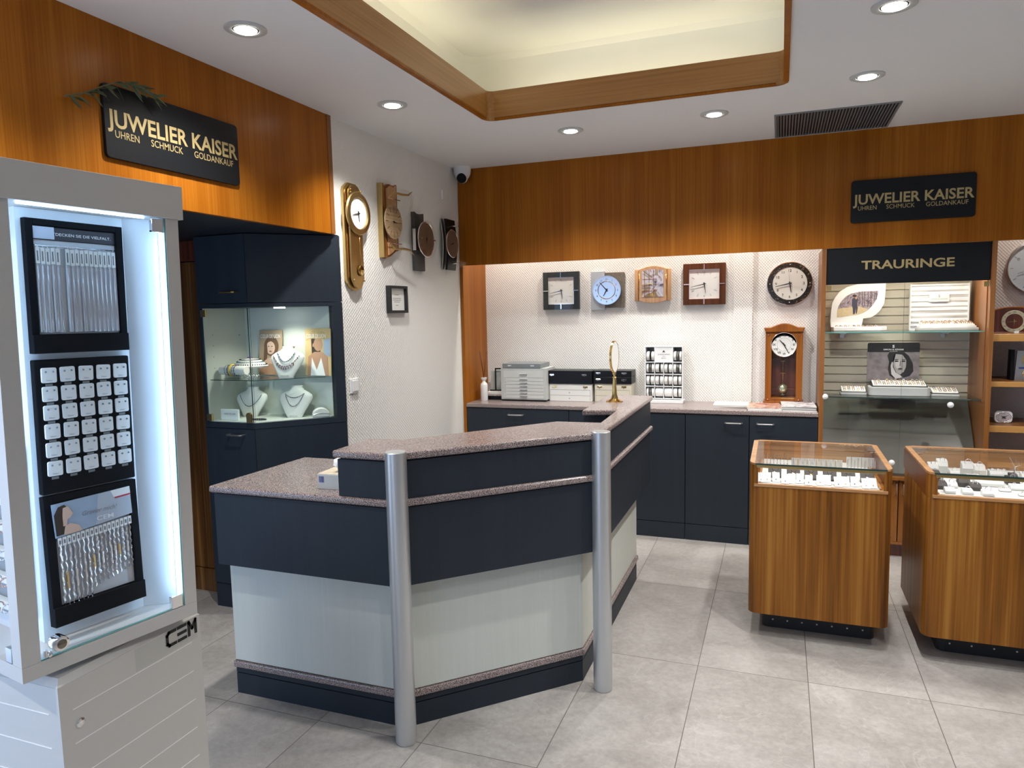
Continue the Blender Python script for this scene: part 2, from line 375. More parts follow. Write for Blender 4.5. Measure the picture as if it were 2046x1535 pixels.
# ================================================================ the room
ZC, FY, LX, YB = 2.603, 4.817, -2.205, 5.25
struct('floor', MB().box(-3.4, 3.2, -1.7, 5.45, -.06, 0), tile_m, 'pale grey stone tile floor with thin dark joints')
cx0, cx1, cy0, cy1 = -1.485, 0.0, .75, 3.655                    # light well opening
b = MB()
b.box(-3.4, cx0-.018, -1.7, 5.45, ZC, ZC+.02); b.box(cx1+.018, 3.2, -1.7, 5.45, ZC, ZC+.02)
b.box(cx0-.018, cx1+.018, -1.7, cy0-.018, ZC, ZC+.02); b.box(cx0-.018, cx1+.018, cy1+.018, 5.45, ZC, ZC+.02)
ex, zt = .25, 3.0
X0, X1, Y0_, Y1_ = cx0-ex, cx1+ex, cy0-ex, cy1+ex
def vault(t):                                                    # closed loop at height with shrinking (soft corner to the lid)
    return rrect(X0+t, X1-t, Y0_+t, Y1_-t, .10, 6)
rings = [(0, ZC+.02), (0, zt-.06), (.018, zt-.02), (.06, zt)]
prev = None
for t, z in rings:
    cur = [b.bm.verts.new((p[0], p[1], z)) for p in vault(t)]
    if prev:
        for i in range(len(cur)): b._f([prev[i], prev[(i+1)%len(cur)], cur[(i+1)%len(cur)], cur[i]], 1, True)
    prev = cur
b._f(prev, 1)
struct('ceiling', b, [ceil_m, cove_m], 'white ceiling with a recessed light well')
# boards around the light well
zb, zt2 = ZC-.008, 2.745
r_ = .035
for nm, bx, mt in (('trim_3', (cx0-.018, cx0, cy0+r_, cy1-r_), oak_cove), ('trim_4', (cx1, cx1+.018, cy0+r_, cy1-r_), oak_cove),
                   ('trim_5', (cx0+r_, cx1-r_, cy1, cy1+.018), oak_cove_x), ('trim_6', (cx0+r_, cx1-r_, cy0-.018, cy0), oak_cove_x)):
    q = struct(nm, MB().box(*bx, zb+.01, zt2), mt, 'oak board edging the ceiling light well')
    k = .003
    struct('board_edge', MB().box(bx[0]-k, bx[1]+k, bx[2]-k*0, bx[3]+k*0, zb, zb+.012), teak, parent=q)
cb = MB()
for ccx, ccy, a0 in ((cx0+r_, cy1-r_, 90), (cx1-r_, cy1-r_, 0), (cx1-r_, cy0+r_, -90), (cx0+r_, cy0+r_, 180)):
    inn = [(ccx+r_*math.cos(math.radians(a0+90*i/6)), ccy+r_*math.sin(math.radians(a0+90*i/6))) for i in range(7)]
    out = [(ccx+(r_+.018)*math.cos(math.radians(a0+90*i/6)), ccy+(r_+.018)*math.sin(math.radians(a0+90*i/6))) for i in range(7)]
    cb.prism(inn+out[::-1], zb, zt2)
struct('trim_7', cb, oak_cove_x, 'rounded oak corner pieces of the ceiling light well', bev=0)
for a in ((cx0-.14, (cy0+cy1)/2, 2.6, .05, 'y'), (cx1+.14, (cy0+cy1)/2, 2.6, .05, 'y'), ((cx0+cx1)/2, cy1+.13, 1.3, .05, 'x'), ((cx0+cx1)/2, cy0-.13, 1.3, .05, 'x')):
    lx_, ly_, ln, wd, ax = a
    area('cove_tube_light', (lx_, ly_, ZC+.05), (PI, 0, 0), wd if ax == 'y' else ln, ln if ax == 'y' else wd, 1.7*ln/1.3, (1, .94, .68))
# walls
pts = [(3.24, 1.997), (3.28, 1.997), (3.28, 0), (5.25, 0), (5.25, ZC), (3.24, ZC)]
struct('wall_left', MB().prismx(pts, -2.275, -2.215), wallp, 'left wall with white textured wallpaper')
struct('wall_back', MB().box(-3.4, 3.2, YB, YB+.12, 0, ZC), wallp, 'back wall with white textured wallpaper')
struct('wall_right', MB().box(3.1, 3.2, -1.7, 5.25, 0, ZC), wallp)
struct('wall_side', MB().box(-3.4, -3.3, .85, 5.25, 0, ZC).box(-3.4, -3.3, -1.7, -1.5, 0, ZC).box(-3.4, -3.3, -1.5, .85, 1.94, ZC).box(-3.4, -3.3, -1.5, .85, 0, .1), navy)
b = MB(); b.box(-3.3, -3.2, -1.7, -1.6, 0, ZC); b.box(-1.3, 3.1, -1.7, -1.6, 0, ZC); b.box(-3.2, -1.3, -1.7, -1.6, 2.4, ZC); b.box(-3.2, -1.3, -1.7, -1.6, 0, .1)
struct('wall_front', b, white_paint)
b = MB()
for x in (-3.2, -2.27, -1.35): b.box(x, x+.05, -1.69, -1.63, .1, 2.4)
b.box(-3.15, -1.35, -1.69, -1.63, .1, .15); b.box(-3.15, -1.35, -1.69, -1.63, 2.35, 2.4)
struct('window_1', b, satin)
b = MB()
for y in (-1.5, -.35, .80): b.box(-3.39, -3.33, y, y+.05, .1, 1.94)
b.box(-3.39, -3.33, -1.45, .80, .1, .15); b.box(-3.39, -3.33, -1.45, .80, 1.89, 1.94)
struct('window_2', b, satin)
# left fascia + dark recess below it
struct('trim_1', MB().box(-2.23, LX, -1.6, 3.205, 1.997, ZC), teak, 'wood veneer fascia above the left side')
struct('trim_8', MB().box(-2.235, LX+.004, 3.205, 3.24, 1.997, ZC), teak_edge, 'end post of the left wood fascia')
struct('trim_9', MB().box(-3.3, -2.23, -1.6, 3.3, 1.997, 2.02), navy, 'dark soffit under the left fascia')
struct('trim_10', MB().box(-3.3, -2.276, 3.30, 3.34, 0, ZC), white_paint)
dq = struct('door_1', MB().box(-3.3, -2.868, 3.09, 3.12, .14, 1.88), door_wood, 'tall wood veneer door beside the blue corner cabinet')
struct('door_header', MB().box(-3.3, -2.868, 3.085, 3.12, 1.885, 1.995), red_wood, parent=dq)
struct('door_kick', MB().box(-3.3, -2.868, 3.086, 3.12, 0, .135), door_wood, parent=dq)
# back fascia, niche lining
struct('trim_2', MB().box(-2.212, 3.1, FY, FY+.022, 1.915, ZC), teak, 'long wood veneer fascia above the back counter')
struct('trim_12', MB().box(-2.213, -2.19, FY+.0225, YB, 0, 2.55).box(-2.213, -2.19, FY, FY+.0225, 0, 1.9149), teak, 'wood side panel of the back niche')
struct('trim_13', MB().box(-.305, -.18, YB-.03, YB, .9, 2.5), wallp, 'narrow papered pilaster in the back niche')
# ---------------------------------------------------------------- ceiling spotlights
def spot(x, y, label, tx=0, ty=0, power=1.0, src=[None]):
    if 'out of view' in label: return spot_lamp(x, y, tx, ty, power)
    if src[0] is None:
        t = thing('ceiling_spotlight', label, 'ceiling light', (x, y, ZC))
        obj('ring', MB().lathe([(.074, 0), (.074, -.004), (.066, -.008), (.047, -.006), (.044, .0)], seg=40, ann=True), light_grey, t)
        obj('gimbal', MB().lathe([(.0465, 0), (.0465, -.004), (.041, -.006), (.041, 0)], seg=36, ann=True), black, t)
        obj('lamp', MB().lathe([(.0405, -.002), (.037, -.010), (.02, -.013), (0, -.014)], seg=32), lamp_e, t)
        src[0] = t
    else: t = dup(src[0], (x, y, ZC), label=label)
    spot_lamp(x, y, tx, ty, power)
def spot_lamp(x, y, tx, ty, power):
    l = bpy.data.lights.new('spot', 'SPOT'); l.energy = SPOT_POWER*power; l.spot_size = math.radians(118); l.spot_blend = .75; l.shadow_soft_size = .035; l.color = WARM
    o = bpy.data.objects.new('spot', l); COL.objects.link(o); o.location = (x, y, ZC-.03)
    d = Vector((tx, ty, -1)); o.rotation_euler = d.to_track_quat('-Z', 'Y').to_euler()
spot(-1.815, 2.169, 'round recessed ceiling spotlight above the left fascia sign', -.08, 0, .75)
spot(-1.812, 3.201, 'round recessed ceiling spotlight nearest the blue corner cabinet and brass clock', .0, .1, .72)
spot(-1.146, 4.071, 'small recessed spotlight just behind the wooden light well, left of the next one', 0, .1, .75)
spot(-.347, 4.066, 'recessed ceiling spotlight left of the dark air grille', 0, .1, .8)
spot(.354, 3.713, 'recessed ceiling spotlight right of the dark air grille', 0, .2, .7)
spot(.354, 2.896, 'largest recessed ceiling spotlight at the top right edge', 0, .1)
for x, y in ((-1.815, 1.1), (.354, 1.9), (.354, .6), (1.5, 3.8), (1.6, 2.4), (-1.815, 0.0)):
    spot(x, y, 'ceiling spotlight out of view in the front part of the shop', 0, .05, .7)
# lamps hidden behind the back fascia wash the niche wall
for x, p_ in ((-1.95, 1), (-1.25, 1.1), (-.5, 1.1), (.02, .8), (1.45, .7)):
    l = bpy.data.lights.new('niche_lamp', 'SPOT'); l.energy = 27*p_; l.spot_size = math.radians(125); l.spot_blend = .9; l.shadow_soft_size = .03; l.color = (1, .96, .86)
    o = bpy.data.objects.new('niche_lamp', l); COL.objects.link(o); o.location = (x, 4.95, 2.50)
# air grille
t = thing('air_grille', 'dark metal air grille set in the ceiling above the wood fascia', 'vent', (-.047, 4.232, ZC))
b = MB(); W, D = .617, .55
b.box(0, W, 0, .012, -.006, .001); b.box(0, W, D-.012, D, -.006, .001); b.box(0, .012, .012, D-.012, -.006, .001); b.box(W-.012, W, .012, D-.012, -.006, .001)
obj('frame', b, mid_grey, t)
obj('backing', MB().box(.012, W-.012, .012, D-.012, -.0005, .001), black_m, t)
b = MB()
for i in range(38): b.box(.016+i*.0155, .016+i*.0155+.005, .012, D-.012, -.006, -.001)
obj('slats', b, mid_grey, t)
# security camera in the corner
t = thing('security_camera', 'white dome security camera in the corner under the ceiling', 'camera', (-2.14, 4.745, ZC))
obj('base', MB().lathe([(.062, 0), (.062, -.02), (.058, -.05), (.045, -.075), (.0, -.08)], seg=28), white_gloss, t)
hd = MB().sphere((0, 0, 0), .043, 20); hd.xf(Matrix.Translation((.004, -.012, -.072)))
obj('head', hd, white_gloss, t)
lens = MB().lathe([(.036, 0), (.034, .012), (.030, .016), (0, .017)], seg=24)
lens.xf(Matrix.Translation((.012, -.038, -.082)) @ Matrix.Rotation(math.radians(118), 4, 'X'))
obj('lens', lens, black, t)
# switch and sensor on the left wall
t = thing('light_switch', 'white rocker light switch on the left wall beside the blue cabinet', 'switch', (-2.215, 3.365, 1.18), PI/2)
obj('plate', MB().box(-.041, .041, -.010, 0, -.041, .041), white_gloss, t, bev=.003)
obj('rocker', MB().box(-.028, .028, -.015, -.010, -.030, .030), white_gloss, t, bev=.002)
tag(obj('wall_sensor', MB().box(-.012, .012, -.014, 0, -.033, .033), white_gloss, loc=(-2.215, 4.555, 2.388), rotz=PI/2, bev=.003), 'tiny white sensor strip high on the left wall near the camera', 'sensor')
# ================================================================ shop signs
def shop_sign(loc, rotz, w_, h_, label):
    t = thing('shop_sign', label, 'sign', loc, rotz)
    obj('board', MB().prismy(rrect(0, w_, 0, h_, .016, 4), -.014, 0), sign_m, t, bev=.0015)
    x = w_/.646
    txt('lettering', t, gold_txt, 'JUWELIER KAISER', .010*x, .108*x, .060*x, .627*x, y=-.0145, bold=.022)
    txt('lettering', t, gold_txt, 'UHREN', .038*x, .073*x, .026*x, .100*x, y=-.0145, bold=.002)
    txt('lettering', t, gold_txt, 'SCHMUCK', .190*x, .073*x, .026*x, .148*x, y=-.0145, bold=.002)
    txt('lettering', t, gold_txt, 'GOLDANKAUF', .396*x, .073*x, .026*x, .213*x, y=-.0145, bold=.002)
    return t
shop_sign((.389, FY, 2.058), 0, .646, .249, 'black sign with gold lettering on the back fascia above the wedding ring cabinet')
shop_sign((LX, 1.877, 2.135), PI/2, .652, .252, 'black sign with gold lettering on the left fascia under an olive branch')
# olive branch lying over the left sign
t = thing('olive_branch', 'dried olive branch with narrow green leaves resting on the left sign', 'branch', (LX+.018, 1.73, 2.30), PI/2)
path = [(0, 0, -.002), (.06, -.012, .022), (.13, -.02, .062), (.19, -.024, .094), (.25, -.024, .098), (.32, -.02, .090), (.38, -.018, .072)]
twig = mat('twig', (.16, .12, .05), .8); leaf = mat('olive_leaf', (.055, .075, .028), .5, noise=.4, nscale=30)
obj('stem', MB().tube(path, [.004, .0035, .003, .003, .0025, .002, .0012], 6), twig, t)
b = MB(); rnd = random.Random(3)
def leafshape(b, p, ang, ln, wd, tw):
    ax = Vector((math.cos(ang), -.15*math.sin(tw), math.sin(ang))); side = Vector((-math.sin(ang)*math.cos(tw), -math.sin(tw), math.cos(ang)*math.cos(tw))); nn = ax.cross(side)
    P = Vector(p); prof = [(0, 0), (.2, .6), (.5, 1), (.8, .6), (1, 0)]
    up = [P+ax*ln*a + side*wd*c - Vector((0, 0, 1))*ln*.12*a*a for a, c in prof]; dn = [P+ax*ln*a - side*wd*c - Vector((0, 0, 1))*ln*.12*a*a for a, c in prof[1:-1]][::-1]
    loop = up+dn; A = [b.bm.verts.new(q+nn*.0005) for q in loop]; B_ = [b.bm.verts.new(q-nn*.0005) for q in loop]
    b._f(A, 0); b._f(B_[::-1], 0)
    for i in range(len(A)): b._f([A[i], B_[i], B_[(i+1) % len(A)], A[(i+1) % len(A)]], 0)
for i in range(46):
    s_ = rnd.random()**.9*5.8; k = int(s_); f_ = s_-k; P = Vector(path[k]).lerp(Vector(path[k+1]), f_)
    base = -.30 if s_ > 1.5 else -.30
    leafshape(b, P+Vector((0, -rnd.random()*.012-.003, 0)), base+rnd.uniform(-.55, .75), rnd.uniform(.040, .068), rnd.uniform(.0035, .0055), rnd.uniform(-1, 1))
obj('leaves', b, leaf, t)
# ================================================================ reception counter
PB, PC = Vector((-1.31, 2.246)), Vector((-.762, 2.794))
SQ = math.sqrt(.5); TN = math.tan(math.radians(22.5))
def outl(d):            # outward offset corner points of the front line: B', C'
    return Vector((PB.x+TN*d, PB.y-d)), Vector((PC.x+d, PC.y-TN*d))
def bandpoly(xl, dout, din, ye):
    B1, C1 = outl(dout); B0, C0 = outl(-din)
    return [(xl, B1.y), (B1.x, B1.y), (C1.x, C1.y), (C1.x, ye), (C0.x, ye), (C0.x, C0.y), (B0.x, B0.y), (xl, B0.y)]
t = thing('reception_counter', 'angled shop counter in navy and pale grey with speckled mauve tops and two silver posts', 'counter', (0, 0, 0))
YE = 4.007
obj('plinth', MB().prism(bandpoly(-2.112, 0, .30, YE), 0, .088), navy, t)
obj('plinth_rail', MB().prism(bandpoly(-2.112, .0, .02, YE), .092, .112), navy, t)
obj('bumper_strip', MB().prism(bandpoly(-2.118, .010, .02, YE+.005), .116, .143), gran, t, bev=.005)
obj('lower_panel', MB().prism(bandpoly(-2.112, 0, .03, YE), .147, .60), panel_m, t)
obj('carcass', MB().prism(bandpoly(-2.09, -.012, .30, YE-.01), .10, .88), black_m, t)
obj('lower_fascia', MB().prism(bandpoly(-2.095, .08, -.05, YE), .588, .878), navy, t)
obj('fascia_soffit', MB().prism(bandpoly(-2.095, .079, .0, YE-.002), .590, .60), navy, t)
# left flank + desk side
obj('side_panel', MB().box(-2.112, -2.09, 2.25, 2.70, .147, .88), navy, t)
# lower worktop: strip plus desk part at left
B1, C1 = outl(.095)
low = [(-2.11, 2.151), (B1.x, 2.151), (C1.x, C1.y), (C1.x, YE+.01), (-.93, YE+.01), (-.93, 3.56), (-1.26, 3.56), (-1.26, 2.80), (-1.50, 2.74), (-2.09, 2.74)]
obj('lower_worktop', MB().prism(low, .883, .910), gran, t, bev=.009, segs=3)
obj('upper_fascia', MB().prism(bandpoly(-1.507, .082, -.06, YE), .911, 1.048), navy, t)
obj('upper_end_panel', MB().box(-1.507, -1.49, 2.165, 2.40, .911, 1.048), navy, t)
obj('shadow_gap', MB().prism(bandpoly(-1.50, .072, -.05, YE-.005), 1.048, 1.054), navy_edge, t)
up = [(-1.522, 2.151), (B1.x, 2.151), (C1.x, C1.y), (C1.x, YE+.01), (-.925, YE+.01), (-.905, 3.36), (-.74, 3.40), (-.728, 3.005), (-.925, 3.0), (-1.375, 2.425), (-1.53, 2.42)]
up = [(-1.522, 2.151), (B1.x, 2.151), (C1.x, C1.y), (C1.x, YE+.01), (-.925, YE+.01), (-.905, 3.36), (-.742, 3.40), (-.730, 3.005), (-.925, 3.0), (-1.375, 2.425), (-1.526, 2.415)]
obj('upper_worktop', MB().prism(up, 1.054, 1.081), gran, t, bev=.008, segs=3)
Bp, Cp = outl(.08)
for p in ((-1.267, 2.169), (-.666, 2.757)):
    obj('post', MB().lathe([(.036, 0), (.036, .003), (.0385, .004), (.0385, 1.084), (.036, 1.086), (0, 1.086)], (p[0], p[1], 0), seg=48), post_m, t)
obj('inner_cabinet', MB().box(-.912, -.80, 3.42, 3.98, .12, 1.05), navy, t)
# strip of pale laminate desk edge behind
tag(obj('desk_box', MB().box(-.09, .09, -.13, .13, 0, .062), white_gloss, loc=(-1.14, 3.38, .9105), rotz=.0, bev=.006), 'white box barely showing behind the angled counter top', 'box')
# tissue box
t = thing('tissue_box', 'grey tissue box with a blue barcode and a pulled tissue on the counter', 'tissue box', (-1.650, 2.232, .910), .06)
obj('carton', MB().box(0, .13, 0, .12, 0, .058), light_grey, t, bev=.002)
obj('carton_top', MB().box(.002, .128, .002, .118, .0582, .0595), mat('tissue_top', (.60,.52,.40), .6, noise=.4, nscale=40), t)
b = MB(); x = .008; rnd = random.Random(5)
while x < .030:
    ww = rnd.uniform(.0007, .002); b.box(x, x+ww, -.0006, 0, .026, .050); x += ww+rnd.uniform(.0006, .0014)
obj('barcode', b, mat('barcode_blue', (.03,.07,.30), .6), t)
b = MB(); n = 14
prev = None
for i, (rr, h) in enumerate([(.012, .058), (.022, .070), (.030, .085), (.026, .100), (.012, .112)]):
    cur = [b.bm.verts.new((.075+rr*(1+.35*math.sin(3*a+i))*math.cos(a)+.008*math.sin(i*2), .06+.6*rr*(1+.4*math.sin(4*a+i*1.3))*math.sin(a), h+.006*math.sin(5*a+i))) for a in [2*PI*k/n for k in range(n)]]
    if prev:
        for k in range(n): b._f([prev[k], prev[(k+1) % n], cur[(k+1) % n], cur[k]], 0, True)
    prev = cur
b._f(prev, 0)
obj('tissue', b, white_card, t)
# brass mirror
t = thing('table_mirror', 'round brass table mirror on a tall flared foot', 'mirror', (-.822, 3.72, 1.081), math.radians(88))
obj('foot', MB().lathe([(.045, 0), (.045, .004), (.036, .008), (.020, .016), (.013, .04), (.010, .09), (.0085, .125), (.0105, .127), (.0105, .132), (.006, .136), (.0, .137)], seg=36), brass, t)
obj('yoke', MB().cyl((0, 0, .13), (0, 0, .155), .0055, 14).lathe([(.0, .143), (.010, .146), (.010, .152), (0, .155)], seg=16), brass, t)
fr = MB().lathe([(.082, -.006), (.085, -.005), (.085, .005), (.082, .006), (.080, .005), (.080, -.005)], (0, 0, .240), 'y', 48, ann=True)
obj('frame', fr, brass, t)
obj('mirror_glass', MB().lathe([(0, -.005), (.0795, -.005), (.0795, .005), (0, .005)], (0, 0, .240), 'y', 48), chrome, t)
# ================================================================ back counter
WT = .897
def handle(parent, x0, x1, z, y, name='handle', m=satin, r=.005):
    h = obj(name, MB().tube([(x0, y, z), (x0, y-.028, z), (x0+.006, y-.034, z), (x1-.006, y-.034, z), (x1, y-.028, z), (x1, y, z)], r, 8), m, parent); return h
def base_cab(x0, x1, label, drawer, hx):
    t = thing('base_cabinet', label, 'cabinet', (x0, FY+.02, 0), 0); W = x1-x0
    obj('body', MB().box(.001, W-.001, .0, .40, .1, .866), navy_edge, t)
    obj('kick_panel', MB().box(.002, W-.002, -.019, .38, 0, .110), navy, t)
    if drawer:
        d = obj('drawer', MB().box(.003, W-.002, -.02, -.001, .62, .863), navy, t); obj('door', MB().box(.003, W-.002, -.02, -.001, .114, .617), navy, t)
    else: d = obj('door', MB().box(.003, W-.002, -.02, -.001, .114, .863), navy, t)
    if hx: handle(d, hx[0]-x0, hx[1]-x0, .823 if drawer else .816, -.02)
base_cab(-2.189, -1.396, 'navy cabinet with a wide drawer under the grey multi-drawer box', True, (-1.85, -1.735))
base_cab(-1.396, -.585, 'navy cabinet mostly hidden behind the angled counter end', False, None)
base_cab(-.585, -.177, 'narrow navy cabinet with its bar handle at the upper right', False, (-.325, -.222))
base_cab(-.177, .236, 'narrow navy cabinet with its bar handle at the upper left, beside the wooden upright', False, (-.128, -.028))
wt = obj('worktop', MB().box(-2.189, .236, FY-.008, 5.249, .868, WT), gran, bev=.005)
tag(wt, 'long speckled mauve-brown worktop along the back wall', 'worktop')
# reed diffuser
t = thing('reed_diffuser', 'white bottle reed diffuser with dark sticks at the left end of the back worktop', 'diffuser', (-2.114, 4.985, WT))
obj('bottle', MB().lathe([(.026, 0), (.028, .003), (.028, .118), (.026, .130), (.014, .143), (.011, .150), (.014, .156), (.024, .172), (.024, .177), (.019, .177), (.009, .158), (.0, .158)], seg=32), white_gloss, t)
stick = mat('reed', (.12,.04,.025), .7)
for i, (dx, dy) in enumerate(((-.036, .01), (-.022, -.01), (.026, .0))):
    obj('reed', MB().tube([(-dx*.15, -dy*.2, .15), (dx, dy, .375)], .0024, 6), stick, t)
# small frames / box behind drawer unit
t = thing('photo_stand', 'small clear and black display frame behind the grey drawer box', 'frame', (-2.075, 5.17, WT+.058), .25)
obj('glass_front', MB().box(-.05, .075, -.004, 0, .006, .16), acryl, t)
obj('frame', MB().box(-.02, .08, -.008, .012, .168, .178).box(-.02, -.012, -.008, .012, 0, .17).box(-.06, .08, -.02, .03, 0, .006), black, t)
obj('back', MB().box(-.055, .075, .012, .016, 0, .155), light_grey, t)
tag(obj('flat_case', MB().box(-.09, .09, -.10, .05, 0, .030), black, loc=(-2.05, 5.15, WT), bev=.003), 'flat black case at the bottom beside the white diffuser', 'case')
t = tag(obj('catalogue', MB().box(-.088, .088, -.10, .05, .0, .012), printmix('print_red_mix', [(.35,.08,.06), (.5,.48,.46), (.1,.1,.1)], 40), loc=(-2.05, 5.15, WT+.030)), 'catalogue with red print lying on the flat black case', 'catalogue')
tag(obj('paper_pad', MB().box(-.085, .085, -.09, .045, .0, .014), paper, loc=(-2.05, 5.15, WT+.0425)), 'white paper pad under the small display frame', 'papers')
# grey drawer cabinet (box)
t = thing('drawer_box', 'pale grey bench box with seven shallow drawers on the back worktop', 'drawer box', (-1.981, 5.0, WT))
W, H, D = .362, .250, .228
obj('base_rim', MB().box(.004, W-.004, .004, D, 0, .012), black, t)
obj('body', MB().box(0, W, .004, D, .012, H), light_grey, t, bev=.002)
zs = [.022, .050, .075, .100, .126, .152, .178, .232]
for i in range(7):
    d = obj('drawer', MB().box(.022, W-.022, 0, .004, zs[i]+.0012, zs[i+1]-.0012), mat('drawer_grey', (.60,.62,.60), .45) if i == 0 else bpy.data.materials['drawer_grey'], t)
    zc = zs[i+1]-.012 if i < 6 else (zs[i]+zs[i+1])/2-.002
    obj('handle', MB().box(.155, .215, -.010, 0, zc-.0015, zc+.0015).box(.155, .215, -.010, -.008, zc-.003, zc+.008 if i == 6 else zc+.002), silver, d)
    if i < 6: obj('number_mark', MB().box(.030, .040, -.0006, 0, zc-.001, zc+.002), ink_g, d)
t = thing('flat_box', 'flat dark grey case lying on top of the seven-drawer box', 'case', (-1.967, 5.0, WT+.2505))
obj('lid', MB().box(0, .305, 0, .225, .0, .034), mid_grey, t, bev=.003)
for x in (.045, .225): obj('clasp', MB().box(x, x+.03, -.002, 0, .014, .022), silver, t)
# cases
def case(name, label, loc, w_, d_, h_, m_, nd, clasp, gr=None, cl=(.05, .26), cz=None, keyholes=False, rz=0, lm=None):
    t = thing(name, label, 'case', loc, rz, gr)
    obj('body', MB().box(0, w_, 0, d_, 0, h_), m_, t, bev=.003)
    if nd: obj('drawer_lines', MB().box(.008, w_-.010, -.0006, 0, h_*.66-.001, h_*.66+.001).box(.008, w_-.010, -.0006, 0, h_*.34-.001, h_*.34+.001).box(.007, .0085, -.0006, 0, .006, h_*.66).box(w_-.011, w_-.0095, -.0006, 0, .006, h_*.66), mid_grey, t)
    if keyholes:
        for z in (h_*.5, h_*.17): obj('keyhole', MB().lathe([(.004, 0), (.004, .001), (0, .001)], (w_*.48, 0, z), 'y', 12), mid_grey, t)
    for x in cl: obj('clasp', MB().box(x, x+.036, -.003, 0, (cz or h_*.84)-.006, (cz or h_*.84)+.006).box(x+.012, x+.024, -.006, -.003, (cz or h_*.84)-.009, (cz or h_*.84)+.004), clasp, t, bev=.001)
    return t
case('jewellery_case', 'white leatherette case with two brass clasps and two lower drawers, under a black case', (-1.615, 5.064, WT), .325, .17, .131, white_matte, 2, brass, cl=(.022, .26), keyholes=True)
case('jewellery_case', 'long black case with chrome clasps stacked on the white case', (-1.622, 5.055, WT+.1315), .338, .18, .098, black, 0, chrome, cl=(.012, .262), cz=.068)
case('jewellery_case', 'cream leatherette case with gold clasps under the two slim black cases', (-1.272, 5.085, WT), .27, .15, .134, cream, 2, gold, cl=(.02, .20))
case('jewellery_case', 'slim black case resting directly on the cream case', (-1.279, 5.075, WT+.1345), .282, .16, .050, black, 0, chrome, cl=(.018, .21), cz=.03)
case('jewellery_case', 'slim black case topmost of the right stack behind the mirror', (-1.279, 5.077, WT+.185), .282, .16, .046, black, 0, chrome, cl=(.018, .21), cz=.028)
# bracelet rack
t = thing('bracelet_rack', 'white bracelet rack with compartments standing on the back worktop', 'display rack', (-.908, 5.12, WT))
W, H = .268, .408
obj('foot', MB().box(-.006, W+.006, -.035, .10, 0, .022), white_gloss, t, bev=.003)
b = MB(); b.box(0, .006, 0, .08, .022, H); b.box(W-.006, W, 0, .08, .022, H); b.box(.006, W-.006, 0, .08, H-.008, H)
rows = [.030, .118, .205, .292, .394]
for z in rows[:4]: b.box(.006, W-.006, 0, .08, z-.003, z+.003)
for i, x in enumerate((.070, .134, .198)):
    b.box(x-.002, x+.002, 0, .08, .033, rows[3]-.003)
    if i != 1: b.box(x-.002, x+.002, 0, .08, rows[3]+.003, H-.008)
obj('frame', b, white_gloss, t)
obj('rear_board', MB().box(.006, W-.006, .072, .079, .03, H-.008), mid_grey, t)
sg = obj('sign_card', MB().box(.072, .196, .004, .008, rows[3]+.003, H-.008), white_card, t)
txt('lettering', sg, ink, 'JACQUES LEMANS', .134, .345, .007, .085, y=.0035, align='C')
txt('lettering', sg, ink, 'MEN', .134, .331, .006, y=.0035, align='C')
txt('lettering', sg, ink, 'BIJOUX', .134, .318, .007, y=.0035, align='C')
obj('emblem', MB().prismy([(.124, .362), (.131, .362), (.134, .368), (.137, .362), (.144, .362), (.136, .376), (.132, .376)], .0032, .004), ink, sg)
cells = [(c, r) for r in range(4) for c in range(4) if not (r == 3 and c in (1, 2))]
pil = None
rack_lab = {3: 'top', 2: 'second', 1: 'third', 0: 'bottom'}
styles = {(0,3):'band', (3,3):'cord', (0,2):'cord', (1,2):'band', (2,2):'bead', (3,2):'cord', (0,1):'pearl', (1,1):'pearl', (2,1):'brown', (3,1):'thin', (0,0):'cord', (1,0):None, (2,0):None, (3,0):'thin'}
brown = mat('brown_leather', (.09,.04,.02), .5)
for c, r in cells:
    x = .038+c*.064; z = rows[r]+.044
    pm = MB(); pm.lathe([(.0, -.027), (.030, -.027), (.033, -.022), (.033, .022), (.030, .027), (0, .027)], (0, 0, 0), 'x', 24)
    if pil is None: pil = tag(obj('bracelet_pillow', pm, white_matte, loc=(-.908+x, 5.150, WT+z)), 'x', 'pillow', 'white pillows in the bracelet rack'); p = pil
    else: pm.bm.free(); p = dup(pil, (-.908+x, 5.150, WT+z))
    p['label'] = 'white bracelet pillow, %s row, %s from the left, in the white rack' % (rack_lab[r], ORD[c])
    st = styles[(c, r)]
    if st:
        b = MB(); R = .0362
        if st == 'band': b.torus((0, 0, 0), R, .004, 'x', 28, 6).torus((.006, 0, 0), R, .003, 'x', 28, 6)
        elif st == 'cord':
            for dx in (-.009, -.003, .004, .010): b.torus((dx, 0, 0), R, .0022, 'x', 28, 5)
        elif st in ('bead', 'pearl'):
            for k in range(22):
                a = 2*PI*k/22; b.sphere((0, R*math.cos(a), R*math.sin(a)), .0055 if st == 'bead' else .005, 8)
        elif st == 'brown': b.torus((0, 0, 0), R, .0035, 'x', 28, 6)
        else: b.torus((0, 0, 0), R, .0028, 'x', 28, 6).torus((.004, 0, 0), R, .0015, 'x', 28, 6)
        nm_ = {'band': 'black band', 'cord': 'black multi-cord', 'bead': 'black bead', 'pearl': 'black and silver bead', 'brown': 'brown leather', 'thin': 'thin black'}[st]
        tag(obj('bracelet', b, brown if st == 'brown' else ink, loc=(-.908+x+(.003 if c % 2 else 0), 5.150, WT+z)), '%s bracelet, %s row, %s from the left, in the white rack' % (nm_, rack_lab[r], ORD[c]), 'bracelet', 'bracelets in the white rack')
